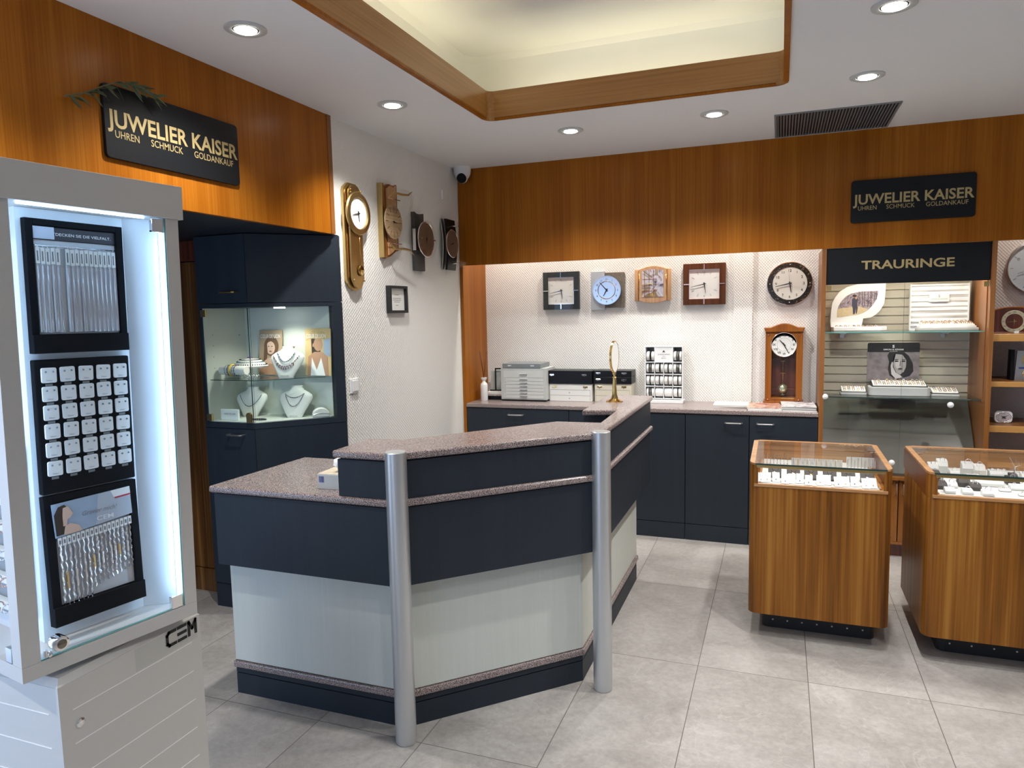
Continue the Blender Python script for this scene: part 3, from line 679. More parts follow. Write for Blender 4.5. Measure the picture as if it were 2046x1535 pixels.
# magazines
rnd = random.Random(11)
def magstack(x, y, w_, d_, cols, labels, rz=0, dz=.0):
    z = WT
    for i, (c, h, lb) in enumerate(zip(cols, dz, labels)):
        t = thing('magazine', lb, 'magazine', (x+rnd.uniform(-.004, .004), y+rnd.uniform(-.004, .004), z), rz+rnd.uniform(-.05, .05), 'magazines on the back worktop')
        obj('pages', MB().box(0, w_, 0, d_, 0, h*.86), paper, t); obj('cover', MB().box(-.001, w_+.001, -.001, d_+.001, h*.87, h), c, t)
        z += h+.0004
pg = printmix('print_pale_green', [(.50,.55,.38), (.66,.66,.56), (.70,.69,.64), (.58,.60,.38)], 18); pr = printmix('print_rust', [(.45,.36,.25), (.30,.10,.05), (.62,.50,.40), (.40,.06,.05), (.12,.06,.05)], 16); pb = printmix('print_navy', [(.05,.05,.12), (.60,.60,.62), (.66,.66,.66), (.10,.05,.10), (.35,.25,.22)], 12)
pc = mat('print_creamy', (.62,.52,.42), .4, noise=.5, nscale=25); pw = mat('print_white', (.66,.66,.66), .4, noise=.2, nscale=30)
magstack(-.412, 4.93, .225, .20, [pw, pc, pg], ['white catalogue at the bottom of the left magazine pile', 'cream catalogue in the middle of the left magazine pile', 'pale green and cream catalogue on top of the left magazine pile'], dz=(.006, .006, .006))
magstack(-.190, 4.845, .208, .27, [pw, pr, pr], ['lowest catalogue of the middle magazine pile', 'middle catalogue of the pile in front of the pendulum clock', 'glossy catalogue with rust-red cover in front of the pendulum clock'], dz=(.007, .005, .005))
magstack(.022, 4.85, .205, .27, [black_m, pw, black_m, pb], ['black edged folder at the bottom of the right magazine pile', 'white catalogue second from the bottom of the right pile', 'black folder third from the bottom of the right pile', 'dark blue and white catalogue on top of the pile beside the wooden upright'], dz=(.010, .006, .007, .006))
tag(obj('brochure', MB().box(0, .12, 0, .002, 0, .05).xf(Matrix.Rotation(-1.15, 4, 'X')), glass, loc=(.10, 5.05, WT+.032), rotz=.5), 'clear acrylic leaflet holder plate leaning behind the right magazine pile', 'holder')
# small black device behind the counter end
t = thing('desk_device', 'small black device with shiny clasps behind the counter near the mirror', 'device', (-.88, 3.25, .911))
obj('body', MB().box(0, .10, 0, .12, 0, .085), black, t, bev=.006)
obj('clasp', MB().sphere((.02, -.002, .07), .006, 10).sphere((.06, -.002, .075), .005, 10), chrome, t)
# ================================================================ clocks (local frame: x right, z up, viewer at -y)
def hand(parent, m_, cx, cz, y, L, ang, wd=.003, tail=.012, nm='hand'):
    a = math.radians(ang); d = (math.sin(a), math.cos(a)); n = (d[1], -d[0])
    P = [(cx-d[0]*tail-n[0]*wd, cz-d[1]*tail-n[1]*wd), (cx-d[0]*tail+n[0]*wd, cz-d[1]*tail+n[1]*wd), (cx+d[0]*L+n[0]*wd*.3, cz+d[1]*L+n[1]*wd*.3), (cx+d[0]*L-n[0]*wd*.3, cz+d[1]*L-n[1]*wd*.3)]
    return obj(nm, MB().prismy(P, y-.001, y), m_, parent)
def hands(parent, m_, cx, cz, y, Lm, am, Lh, ah, wd=.0028):
    hand(parent, m_, cx, cz, y-.002, Lm, am, wd*1.25, nm='minute_hand'); hand(parent, m_, cx, cz, y, Lh, ah, wd*1.6, nm='hour_hand')
    obj('hub', MB().lathe([(.005, 0), (.005, .004), (0, .004)], (cx, y, cz), 'y', 14), m_, parent)
def ticks(parent, m_, cx, cz, y, r0, r1, wd, sel=range(12), nm='hour_marks', sx=1):
    b = MB()
    for k in sel:
        a = 2*PI*k/12; d = (math.sin(a), math.cos(a)); n = (d[1], -d[0])
        b.prismy([(cx+d[0]*r0*sx-n[0]*wd, cz+d[1]*r0-n[1]*wd), (cx+d[0]*r0*sx+n[0]*wd, cz+d[1]*r0+n[1]*wd), (cx+d[0]*r1*sx+n[0]*wd, cz+d[1]*r1+n[1]*wd), (cx+d[0]*r1*sx-n[0]*wd, cz+d[1]*r1-n[1]*wd)], y-.0006, y)
    return obj(nm, b, m_, parent)
def numerals(parent, m_, cx, cz, y, r, cap, strs, bold=0, sel=range(1, 13), sx=1):
    b = MB()
    for k in sel:
        a = 2*PI*k/12; q = text_mb(strs[k-1], cx+r*sx*math.sin(a), cz+r*math.cos(a)-cap/2, cap, y=y, align='C', bold=bold); join(b, q)
    return obj('numerals', b, m_, parent)
AR = [str(i) for i in range(1, 13)]; RO = ['I','II','III','IV','V','VI','VII','VIII','IX','X','XI','XII']
MIN, HR = 258, 171
WL = (-2.215, 0, 0)
# left wall 1: brass pendulum clock
t = thing('pendulum_wall_clock', 'tall brass pendulum wall clock, leftmost on the white left wall', 'clock', (-2.215, 3.405, 1.715), PI/2)
H = .575
bp_ = [(-.045, 0), (-.075, .03), (-.085, .05), (-.085, H-.05), (-.075, H-.03), (-.04, H-.005), (.04, H-.005), (.075, H-.03), (.085, H-.05), (.085, .05), (.075, .03), (.045, 0), (0, -.012)]
obj('back_board', MB().prismy(bp_, -.018, 0), brass_b, t, bev=.002)
obj('front_board', MB().prismy([(x*.72, .012+z*.955) for x, z in bp_], -.036, -.024), brass_b, t, bev=.002)
obj('wood_inlay', MB().box(-.070, -.063, -.0195, -.018, .06, H-.06).box(.063, .070, -.0195, -.018, .06, H-.06), clock_wood, t)
for x, z in ((-.05, .045), (.05, .045), (-.05, H-.06), (.05, H-.06), (-.05, H-.045), (.05, H-.045)): obj('screw_knob', MB().sphere((x, -.040, z), .006, 10), brass, t)
cz = .408
obj('dial_ring', MB().lathe([(.083, .040), (.115, .040), (.117, .045), (.112, .052), (.088, .054), (.083, .050)], (.012, 0, cz), 'y', 48, ann=True), brass_b, t)
obj('mount', MB().lathe([(.06, .02), (.06, .041), (0, .041)], (.012, 0, cz), 'y', 24), brass_b, t)
dl = obj('dial', MB().lathe([(0, .041), (.084, .041), (.084, .044), (0, .044)], (.012, 0, cz), 'y', 40), dial_w, t)
hands(t, ink, .012, cz, -.046, .066, MIN, .045, HR, .003)
obj('pendulum_rod', MB().cyl((.018, -.042, .13), (.018, -.042, .32), .0018, 8), brass, t)
obj('pendulum_bob', MB().lathe([(0, .038), (.024, .039), (.030, .042), (.024, .046), (0, .047)], (.022, 0, .10), 'y', 28), brass, t)
obj('brand_mark', text_mb('HERMLE', .012, cz+.04, .005, y=-.0442, align='C'), ink_g, t)
# left wall 2: oak dial with curved brass arms
t = thing('wall_clock', 'wall clock with brass and wood board, round oak dial and clear pane between horns', 'clock', (-2.215, 3.80, 1.905), PI/2)
obj('brass_rail', MB().box(-.108, -.085, -.035, 0, 0, .43), brass_b, t, bev=.002)
wv = [(-.08, -.005), (-.02, .012), (.045, .045), (.075, .05), (.075, .445), (.045, .43), (-.02, .435), (-.08, .41)]
obj('wood_board', MB().prismy(wv, -.030, -.006), clock_wood, t, bev=.002)
obj('pale_board', MB().prismy([(x*.72, .02+z*.93) for x, z in wv], -.036, -.031), beech, t)
for z in (.085, .345):
    obj('arm', MB().tube([(-.08, -.05, z), (.075, -.05, z+.004)], .003, 8), rose, t)
    zz = -1 if z < .2 else 1
    obj('horn', MB().tube([(-.075, -.055, z+zz*.0), (-.04, -.075, z+zz*.035), (.03, -.09, z+zz*.03), (.09, -.10, z+zz*.035), (.13, -.105, z+zz*.06)], [.003, .006, .008, .006, .002], 8), brass_b, t)
obj('curved_pane', MB().prism([(-.09+.235*i/8, -.095-.022*math.sin(PI*i/8)) for i in range(9)] + [(-.09+.235*i/8, -.092-.022*math.sin(PI*i/8)) for i in range(8, -1, -1)], .085, .40), acryl, t)
obj('dial', MB().lathe([(0, .055), (.100, .055), (.102, .059), (.100, .062), (0, .062)], (-.03, 0, .210), 'y', 44), oak_clock, t)
ticks(t, brass, -.03, .210, -.0625, .06, .09, .0012)
hands(t, ink, -.03, .210, -.064, .045, 95, .03, 100, .002)
# left wall 3: slate board, copper dial
t = thing('wall_clock', 'dark slate wall clock with round copper-brown dial, third on the left wall', 'clock', (-2.215, 4.165, 1.847), PI/2)
obj('slate_board', MB().prismy([(-.070, 0), (.055, .0), (.055, .372), (.02, .362), (-.04, .362), (-.070, .372)], -.028, 0), slate, t, bev=.003)
obj('silver_plate', MB().box(-.105, .02, -.050, -.028, .125, .26), silver, t)
obj('dial', MB().lathe([(0, .065), (.110, .065), (.110, .070), (0, .070)], (.0, 0, .200), 'y', 44), copper_face, t)
obj('glass_cover', MB().lathe([(0, .078), (.122, .078), (.122, .082), (0, .082)], (.006, 0, .200), 'y', 44), acryl, t)
obj('rim', MB().torus((.0, -.070, .200), .111, .003, 'y', 44, 6), silver, t)
for x, z in ((-.085, 0), (.095, 0), (.0, .098), (.0, -.098)): obj('stud', MB().cyl((x, -.088, .20+z), (x, -.066, .20+z), .005, 10), rose, t)
numerals(t, rose, 0, .200, -.0705, .085, .016, RO, sel=(3, 4, 5, 7, 8))
hands(t, ink, 0, .200, -.072, .05, 5, .035, 185, .002)
# left wall 4: curved black board
t = thing('wall_clock', 'wavy black wall clock with brown dial, on the left wall nearest the corner', 'clock', (-2.215, 4.60, 1.872), PI/2)
def wavy(z): return -.026-.016*math.sin(PI*z/.35)
b = MB(); n = 10
pl = [(wavy(.35*i/n), .35*i/n) for i in range(n+1)]
b.prismx([(y-.014, z) for y, z in pl]+[(y, z) for y, z in pl[::-1]], -.075, .065)
obj('board', b, black, t)
obj('metal_edge', MB().prismx([(y-.004+.018, z) for y, z in pl]+[(y+.022, z) for y, z in pl[::-1]], -.095, -.070), satin, t)
obj('dial', MB().lathe([(0, .062), (.094, .062), (.094, .067), (0, .067)], (-.035, 0, .180), 'y', 40), copper_face, t)
obj('rim', MB().torus((-.035, -.067, .18), .095, .0025, 'y', 40, 6), silver, t)
b = MB(); pl2 = [(-.098-.022*math.sin(PI*(z_/.31)), .02+z_) for z_ in [.31*i/8 for i in range(9)]]
b.prismx([(y, z) for y, z in pl2]+[(y+.003, z) for y, z in pl2[::-1]], -.06, .10); obj('curved_pane', b, acryl, t)
for z in (.045, .30): obj('stud', MB().cyl((-.02, -.11, z), (-.02, -.03, z), .005, 10), chrome, t)
hands(t, ink, -.035, .18, -.069, .055, MIN, .035, HR+80, .002)
# framed note
t = thing('picture_frame', 'deep black frame with a small printed note below the left wall clocks', 'frame', (-2.215, 3.86, 1.578), PI/2)
b = MB(); W2, H2, T = .108, .165, .030
b.box(-W2, -W2+.018, -T, 0, 0, H2); b.box(W2-.018, W2, -T, 0, 0, H2); b.box(-W2+.018, W2-.018, -T, 0, 0, .016); b.box(-W2+.018, W2-.018, -T, 0, H2-.016, H2)
obj('frame', b, black_m, t, bev=.001)
obj('print', MB().box(-W2+.018, W2-.018, -.012, -.004, .016, H2-.016), paper, t)
b = MB()
for z, ww in ((.108, .05), (.088, .10), (.078, .10), (.066, .07), (.045, .03)): b.box(-ww/2, ww/2, -.0126, -.012, z, z+.003)
obj('print_lines', b, ink_g, t)
# ---- back wall clocks
def sqclock(x, z, s_, fm, dm, label, glassy, tw):
    t = thing('wall_clock', label, 'clock', (x, YB, z)); y = -.035
    b = MB(); f_ = s_*.14
    b.box(0, f_, y, 0, 0, s_); b.box(s_-f_, s_, y, 0, 0, s_); b.box(f_, s_-f_, y, 0, 0, f_); b.box(f_, s_-f_, y, 0, s_-f_, s_)
    obj('frame', b, fm, t, bev=.002)
    obj('inner_rim', MB().box(f_-.003, s_-f_+.003, y+.004, y+.012, f_-.003, f_+.002).box(f_-.003, s_-f_+.003, y+.004, y+.012, s_-f_-.002, s_-f_+.003).box(f_-.003, f_+.002, y+.004, y+.012, f_, s_-f_).box(s_-f_-.002, s_-f_+.003, y+.004, y+.012, f_, s_-f_), tw, t)
    obj('dial', MB().box(f_, s_-f_, y+.012, -.003, f_, s_-f_), dm, t)
    c = s_/2
    obj('side_marks', MB().box(c-.0035, c+.0035, y-.003, y+.002, s_-f_-.004, s_-.004).box(c-.0035, c+.0035, y-.003, y+.002, .004, f_+.004).box(.004, f_+.004, y-.003, y+.002, c-.0035, c+.0035).box(s_-f_-.004, s_-.004, y-.003, y+.002, c-.0035, c+.0035), tw, t)
    ticks(t, ink_g, c, c, y+.011, s_*.27, s_*.34, .0008, sel=(1, 2, 4, 5, 7, 8, 10, 11))
    numerals(t, ink_g, c, c, y+.0112, s_*.285, .012, AR, sel=(6, 12))
    hands(t, ink, c, c, y+.008, s_*.32, MIN, s_*.22, HR, .0024)
    if glassy: obj('glass_cover', MB().box(-.006, s_+.006, y-.012, y-.009, -.010, s_+.006), acryl, t)
    return t
sqclock(-1.702, 1.58, .283, mat('clock_anthracite', (.035,.042,.045), .5, spec=.3), dial_w, 'square wall clock with dark grey frame and silver markers, leftmost on the back wall', True, chrome)
t = thing('wall_clock', 'wall clock with round silver dial on a slate plate and a pale grey strip', 'clock', (-1.33, YB, 1.57))
obj('strip', MB().box(0, .106, -.022, 0, 0, .285), mat('pale_blue_grey', (.42,.46,.50), .4), t, bev=.002)
obj('slate_plate', MB().box(.1065, .252, -.016, 0, .015, .275), stone_g, t, bev=.002)
obj('dial', MB().lathe([(0, .026), (.104, .026), (.107, .029), (.107, .033), (.103, .033), (.102, .031), (0, .031)], (.122, 0, .145), 'y', 48), dial_s, t)
obj('inner_disc', MB().lathe([(.062, .0315), (.066, .033), (.068, .0315)], (.122, 0, .145), 'y', 40, ann=True), chrome, t)
numerals(t, ink_g, .122, .145, -.0335, .082, .015, AR)
hands(t, ink, .122, .145, -.036, .078, 318, .05, 209, .003)
t = thing('wall_clock', 'light beech wall clock with arched frame, framed picture dial and two rounded side columns', 'clock', (-1.003, YB, 1.612))
ar = [(.035, .018)]+[(.035+.20*i/10, .018-.018*math.sin(PI*i/10)) for i in range(1, 10)]+[(.235, .018), (.235, .245)]+[(.235-.20*i/10, .245+.022*math.sin(PI*i/10)) for i in range(1, 10)]+[(.035, .245)]
obj('frame', MB().prismy(ar, -.030, 0), beech, t, bev=.003)
for x in (.018, .250): obj('side_column', MB().lathe([(.0, .015), (.014, .015), (.016, .02), (.016, .238), (.014, .243), (0, .243)], (x, -.015, 0), 'z', 20), beech, t); 
obj('side_stripe', MB().cyl((.037, -.028, .03), (.037, -.028, .235), .003, 8).cyl((.231, -.028, .03), (.231, -.028, .235), .003, 8), brass, t)
obj('glass', MB().prismy([(.058+.154*i/8, .232+.010*math.sin(PI*i/8)) for i in range(9)]+[(.212, .045), (.058, .045)], -.0325, -.0303), printmix('dial_picture', [(.06,.04,.03), (.45,.42,.50), (.62,.60,.66), (.20,.13,.06), (.5,.36,.12)], 11, .12), t)
b = MB()
for x in (.075, .108, .140): b.box(x, x+.0035, -.0332, -.0325, .05, .232)
for z in (.085, .13, .17): b.box(.06, .165, -.0332, -.0325, z, z+.004)
obj('picture_bars', b, clock_wood, t)
hands(t, brass, .12, .14, -.034, .055, 262, .03, 120, .002)
sqclock(-.651, 1.592, .290, wood('cherry', (.060,.018,.007), (.095,.030,.010), (.13,.045,.014), .5, s1=30, spec=.25), dial_w, 'square wall clock with reddish-brown wooden frame on the back wall', False, rose)
t = thing('wall_clock', 'round wall clock with dark speckled ring and cream numbered dial above the pendulum clock', 'clock', (.058, YB, 1.722))
obj('case', MB().lathe([(.150, 0), (.150, .010), (.145, .022), (.140, .024), (.140, 0)], (0, 0, 0), 'y', 56, ann=True), chrome, t)
obj('speckled_ring', MB().lathe([(.112, .020), (.142, .026), (.142, .030), (.112, .034), (.109, .030)], (0, 0, 0), 'y', 56, ann=True), printmix('speckled_black', [(.006,.005,.004), (.02,.014,.01), (.008,.006,.005), (.30,.25,.17)], 75), t)
obj('dial', MB().lathe([(0, .018), (.112, .018), (.112, .031), (0, .031)], (0, 0, 0), 'y', 48), dial_c, t)
for a in range(4): obj('crystal', MB().sphere((.127*math.sin(a*PI/2), -.034, .127*math.cos(a*PI/2)), .005, 10), silver, t)
numerals(t, ink, 0, 0, -.0315, .088, .018, AR); hands(t, ink, 0, 0, -.034, .095, MIN, .062, HR, .0034)
hand(t, ink_g, 0, 0, -.038, .08, 355, .0012, .02, nm='second_hand')
# standing pendulum clock
t = thing('pendulum_clock', 'tall wooden pendulum clock with arched top, white roman dial and glass bob on the worktop', 'clock', (.028, YB-.125, WT))
def crown(k=1.0, z0=.50):
    p = [(-.130, z0+.028)]+[(-.085, z0+.030)]+[(-.085+.17*i/12, z0+.030+.026*math.sin(PI*i/12)) for i in range(1, 12)]+[(.085, z0+.030), (.130, z0+.028), (.118, z0), (-.118, z0)]
    return [(x*k, z) for x, z in p]
obj('plinth', MB().box(-.128, .128, -.010, .12, 0, .030), clock_wood, t, bev=.004)
b = MB(); b.box(-.118, -.078, 0, .115, .030, .50); b.box(.078, .118, 0, .115, .030, .50); b.box(-.078, .078, 0, .115, .030, .052)
seg_ = [(-.078, .50), (.078, .50), (.078, .395)]+[(.078*math.cos(PI*i/12), .395+.078*math.sin(PI*i/12)) for i in range(1, 12)]+[(-.078, .395)]
b.prismy(seg_, 0, .115)
obj('case', b, clock_wood, t, bev=.0015)
obj('crown', MB().prismy(crown(), -.014, .12), clock_wood, t, bev=.003)
obj('interior_back', MB().box(-.078, .078, .095, .112, .052, .48), red_wood, t)
for x, z in ((-.098, .482), (.098, .482), (-.098, .040), (.098, .040)): obj('button', MB().sphere((x, -.003, z), .007, 12, sz=.7), rose, t)
obj('trim_line', MB().box(-.07, .07, -.002, 0, .048, .051), brass, t)
obj('front_pane', MB().box(-.078, .078, .012, .0145, .052, .32), glass, t)
dd = obj('dial', MB().lathe([(0, .0), (.080, .0), (.082, .003), (.080, .006), (0, .006)], (0, .006, .415), 'y', 48), dial_w, t)
obj('dial_ring', MB().torus((0, -.001, .415), .081, .0025, 'y', 48, 6), silver, t)
numerals(t, ink, 0, .415, -.0005, .062, .015, RO, bold=.02)
obj('inner_circle', MB().torus((0, -.0005, .415), .044, .0006, 'y', 40, 5), ink_g, t)
hands(t, ink, 0, .415, -.003, .062, 153, .042, 318, .003)
obj('pendulum_rod', MB().cyl((-.004, .045, .14), (-.004, .045, .35), .0018, 8).box(-.018, .010, .043, .047, .299, .302).box(-.020, .012, .043, .047, .216, .219), brass, t)
obj('pendulum_bob', MB().sphere((-.004, .045, .112), .033, 24).lathe([(0, -.045), (.014, -.045), (.014, -.040), (.005, -.036), (.004, -.03), (0, -.03)], (-.004, .045, .112), 'z', 16), mat('glass_bob', (.55,.62,.45), .05, metal=.85), t)
# ================================================================ blue corner cabinet with lit showcase
P0, P1, P2 = (-2.866, 2.935), (-2.540, 2.935), (-2.207, 3.272)
t = thing('corner_cabinet', 'tall navy corner cabinet with a lit glass showcase in the middle', 'cabinet')
def foot(i=0): return [(P0[0], P0[1]+i), (P1[0]-.4*i, P1[1]+i), (P2[0]-i*.6, P2[1]+i*.2), (P2[0]-i*.6, 3.279), (P0[0], 3.279)]
obj('kick', MB().prism(foot(.004), 0, .13), navy, t)
obj('lower_body', MB().prism(foot(.002), .134, .99), navy, t)
obj('shelf_board', MB().prism(foot(0), .992, 1.022), navy, t)
obj('upper_body', MB().prism(foot(0), 1.645, 1.992), navy, t)
obj('head_rail', MB().prism(foot(0), 1.622, 1.642), navy, t)
obj('right_stile', MB().prism([(P2[0]-.036, P2[1]-.036), P2, (P2[0], 3.279), (P2[0]-.07, 3.279), (P2[0]-.07, 3.26)], 1.0225, 1.6215), navy, t)
obj('left_stile', MB().box(P0[0], P0[0]+.018, P0[1]+.001, 3.279, 1.0225, 1.6215), navy, t)
cab_in = mat('cabinet_interior', (.60,.64,.60), .5)
obj('interior_back', MB().box(P0[0]+.018, P2[0]-.071, 3.255, 3.272, 1.0225, 1.6215), cab_in, t)
obj('interior_side', MB().box(P0[0]+.018, P0[0]+.022, 2.945, 3.255, 1.0225, 1.6215), cab_in, t)
obj('interior_floor', MB().prism([(P0[0]+.022, 2.945), (P1[0], 2.945), (P2[0]-.072, 3.226), (P2[0]-.072, 3.255), (P0[0]+.022, 3.255)], 1.0222, 1.0262), cab_in, t)
dn = obj('upper_door', MB().box(P0[0]+.002, P1[0]-.002, P0[1]-.004, P0[1]-.0004, 1.647, 1.990), navy, t); handle(dn, -2.69, -2.60, 1.70, P0[1]-.004, m=brass_b)
dn = obj('lower_door', MB().box(P0[0]+.002, P1[0]-.002, P0[1]-.004, P0[1]-.0004, .137, .988), navy, t); handle(dn, -2.70, -2.605, .96, P0[1]-.004)
dl_ = (SQ, SQ*337/333)
gd = obj('glass_door', MB().box(P0[0]+.022, P1[0]-.004, P0[1]-.004, P0[1]+.001, 1.026, 1.618), glass_g, t)
obj('edge', MB().box(P1[0]-.005, P1[0]-.003, P0[1]-.004, P0[1]+.001, 1.026, 1.618), glass_edge_dark, gd)
for z in (1.045, 1.595): obj('hinge', MB().box(P0[0]+.020, P0[0]+.055, P0[1]-.009, P0[1]+.004, z-.018, z+.018), brass_b, gd, bev=.001)
obj('lock', MB().box(P1[0]-.040, P1[0]-.008, P0[1]-.014, P0[1]-.004, 1.026, 1.062).lathe([(.016, 0), (.016, .012), (0, .012)], (P1[0]-.024, P0[1]-.004, 1.064), 'y', 20), brass_b, gd)
L_ = math.hypot(P2[0]-P1[0], P2[1]-P1[1])
gp = obj('glass_front', MB().box(.004, L_-.053, -.002, .003, 1.026, 1.618), glass_g, t, loc=(P1[0], P1[1], 0), rotz=math.atan2(P2[1]-P1[1], P2[0]-P1[0]))
obj('edge', MB().box(.0035, .005, -.002, .003, 1.026, 1.618), glass_edge_dark, gp)
sh = [(P0[0]+.030, 2.96), (P1[0]-.006, 2.96), (P2[0]-.088, 3.222), (P2[0]-.088, 3.252), (P0[0]+.030, 3.252)]
gs = obj('glass_shelf', MB().prism(sh, 1.240, 1.2445), glass_g, t)
obj('edge', MB().tube([(sh[0][0], 2.9588, 1.2423), (sh[1][0], 2.9588, 1.2423), (sh[2][0], 3.221, 1.2423)], .0018, 6), glass_edge_dark, gs)
obj('ceiling_lamp', MB().lathe([(.0, 0), (.028, 0), (.030, -.006), (0, -.007)], (-2.50, 3.13, 1.6215), 'z', 24), lamp_e, t)
l = bpy.data.lights.new('showcase_spot', 'SPOT'); l.energy = 6.5; l.spot_size = math.radians(130); l.spot_blend = .6; l.shadow_soft_size = .02; l.color = (1, .96, .84)
o = bpy.data.objects.new('showcase_spot', l); COL.objects.link(o); o.location = (-2.50, 3.08, 1.61)
obj('peg_holes', MB().box(-2.8435, -2.843, 3.0, 3.004, 1.3, 1.304).box(-2.8435, -2.843, 3.0, 3.004, 1.36, 1.364).box(-2.8435, -2.843, 3.0, 3.004, 1.42, 1.424).box(-2.8435, -2.843, 3.0, 3.004, 1.48, 1.484).box(-2.8435, -2.843, 3.2, 3.206, 1.47, 1.475), ink, t)
# --- necklace busts
def bust(loc, h, w_, label, rotz=.25, beads=(), brand=True, src=None):
    t = thing('necklace_bust', label, 'bust', loc, rotz)
    secs = []
    prof = [(0, .22, .10), (.10, .26, .11), (.30, .36, .12), (.50, .46, .13), (.62, .50, .14), (.72, .47, .15), (.80, .36, .15), (.87, .22, .13), (.94, .17, .12), (1.0, .185, .125)]
    b = MB(); prev = None; n = 24
    for f_, hw, hd in prof:
        y = .10*w_ - .02*w_ + .30*w_*max(0, f_-.1) ; cur = []
        for k in range(n):
            a = 2*PI*k/n; ca, sa = math.cos(a), math.sin(a)
            cur.append(b.bm.verts.new((hw*w_*math.copysign(abs(ca)**.8, ca), y+hd*w_*math.copysign(abs(sa)**.9, sa)*(1 if sa < 0 else .6), f_*h)))
        if prev:
            for k in range(n): b._f([prev[k], prev[(k+1) % n], cur[(k+1) % n], cur[k]], 0, True)
        else: b._f(cur[::-1])
        prev = cur
    b._f(prev)
    obj('bust', b, white_matte, t)
    if brand: txt('lettering', t, ink_g, 'CŒUR DE LION', 0, .035*h, .05*h, .24*w_, y=-.035*w_-.002, align='C')
    def yf(z): f_ = z/h; return .08*w_+.30*w_*max(0, f_-.1)
    for kind, z0, dz, hw_, m1, m2 in beads:
        pts = []
        for i in range(25):
            s_ = -1+2*i/24; z = z0+dz*s_*s_; x = s_*hw_; depth = .155*w_*math.sqrt(max(.0, 1-(x/(.52*w_))**2))
            pts.append((x, yf(z)-depth-.003, z))
        b = MB()
        if kind == 'chain': b.tube(pts, .0012, 5); [b.sphere(pts[i], .0032, 6, 1) for i in range(8, 17, 2)]
        else:
            b.tube(pts, .0008, 4); [b.sphere(pts[i], .0042, 6, i % 2) for i in range(1, 24)]
            if kind == 'fringe': [b.box(pts[i][0]-.002, pts[i][0]+.002, pts[i][1]-.003, pts[i][1]+.001, pts[i][2]-.018, pts[i][2]-.004, (i+1) % 2) for i in range(5, 20)]
        nk = obj('necklace', b, [m1, m2], t)
    return t
teal = mat('teal_bead', (.05,.16,.18), .3); bead_d = mat('dark_bead', (.03,.03,.04), .25); bead_b = mat('brown_bead', (.16,.08,.06), .3); lilac = mat('lilac_bead', (.45,.42,.50), .3)
zt_, zb_ = 1.2447, 1.0264
bust((-2.475, 3.115, zt_), .165, .190, 'white bust with two rows of coloured gemstone necklaces on the glass shelf', .25, [('beads', .085, .055, .052, teal, lilac), ('fringe', .060, .065, .078, bead_b, lilac)])
bust((-2.722, 3.11, zb_), .160, .180, 'white bust with one thin dark necklace, lower left behind the small sign card', .25, [('chain', .058, .06, .062, bead_d, bead_d)], brand=False)
bust((-2.445, 3.13, zb_), .168, .188, 'white bust with two fine necklaces, lower middle of the corner showcase', .25, [('chain', .108, .022, .055, bead_d, bead_d), ('chain', .062, .06, .050, bead_d, bead_b)])
# --- posters
def poster(name, label, loc, rotz, w_, h_, bg, shapes, lean=.08):
    t = thing(name, label, 'poster', loc, rotz)
    bd = obj('board', MB().box(0, w_, 0, .004, 0, h_), bg, t)
    by = {}
    for i, (m_, poly) in enumerate(shapes):
        b = MB(); b.prismy(poly, -.0004-.0003*i, 0); o = obj('printed_shape', b, m_, bd)
    t.rotation_euler = (-lean, 0, rotz); return t, len(shapes)
W1, H1 = .125, .235
sh_ = [(hair_b, ell(.066, .15, .040, .052)), (skin_l, ell(.062, .142, .024, .034)), (hair_b, [(.028, .16), (.040, .19), (.046, .12), (.038, .06), (.022, .05)]), (skin_l, [(.0, .04), (.03, .075), (.055, .09), (.10, .085), (.125, .06), (.125, .0), (0, .0)]), (skin, [(.0, .03), (.06, .06), (.125, .045), (.125, .0), (0, 0)]),
       (hair, ell(.052, .150, .004, .002, 8)), (hair, ell(.070, .150, .004, .002, 8)), (mat('print_lips', (.35,.10,.09), .5), ell(.062, .124, .007, .003, 10))]
pt, n_ = poster('advertising_poster', 'beige poster of a long-haired woman behind the bracelets on the glass shelf', (-2.735, 3.222, zt_+.004), .0, .155, .250, beige_p, [(m_, [(x*1.24, z*1.06) for x, z in p]) for m_, p in sh_])
txt('lettering', pt, white_txt, 'CŒUR DE LION', .078, .205, .022, .135, y=-.004, align='C', bold=.01)
tan_hat = mat('print_straw', (.55,.40,.18), .6, noise=.4, nscale=60)
s2 = [(sky_p, [(.12, .11), (.165, .10), (.165, .20), (.12, .19)]), (hair, [(.04, .20), (.095, .20), (.10, .12), (.07, .10), (.045, .10)]), (skin, ell(.085, .165, .028, .036)), (tan_hat, [(.005, .185), (.05, .195), (.13, .19), (.155, .195), (.12, .235), (.04, .235)]),
      (skin, [(.015, .0), (.02, .10), (.06, .125), (.11, .125), (.145, .10), (.15, .0)]), (white_card, [(.035, .0), (.045, .095), (.075, .03), (.105, .095), (.13, .0)]), (skin, ell(.055, .16, .006, .010, 10))]
pt, n_ = poster('advertising_poster', 'poster of a tanned woman in a straw hat and white top', (-2.425, 3.224, zt_+.003), .0, .165, .255, sand_p, [(m_, [(x*.99, z*1.03) for x, z in p]) for m_, p in s2], lean=.05)
txt('lettering', pt, white_txt, 'CŒUR DE LION', .075, .205, .022, .125, y=-.004, align='C', bold=.01)
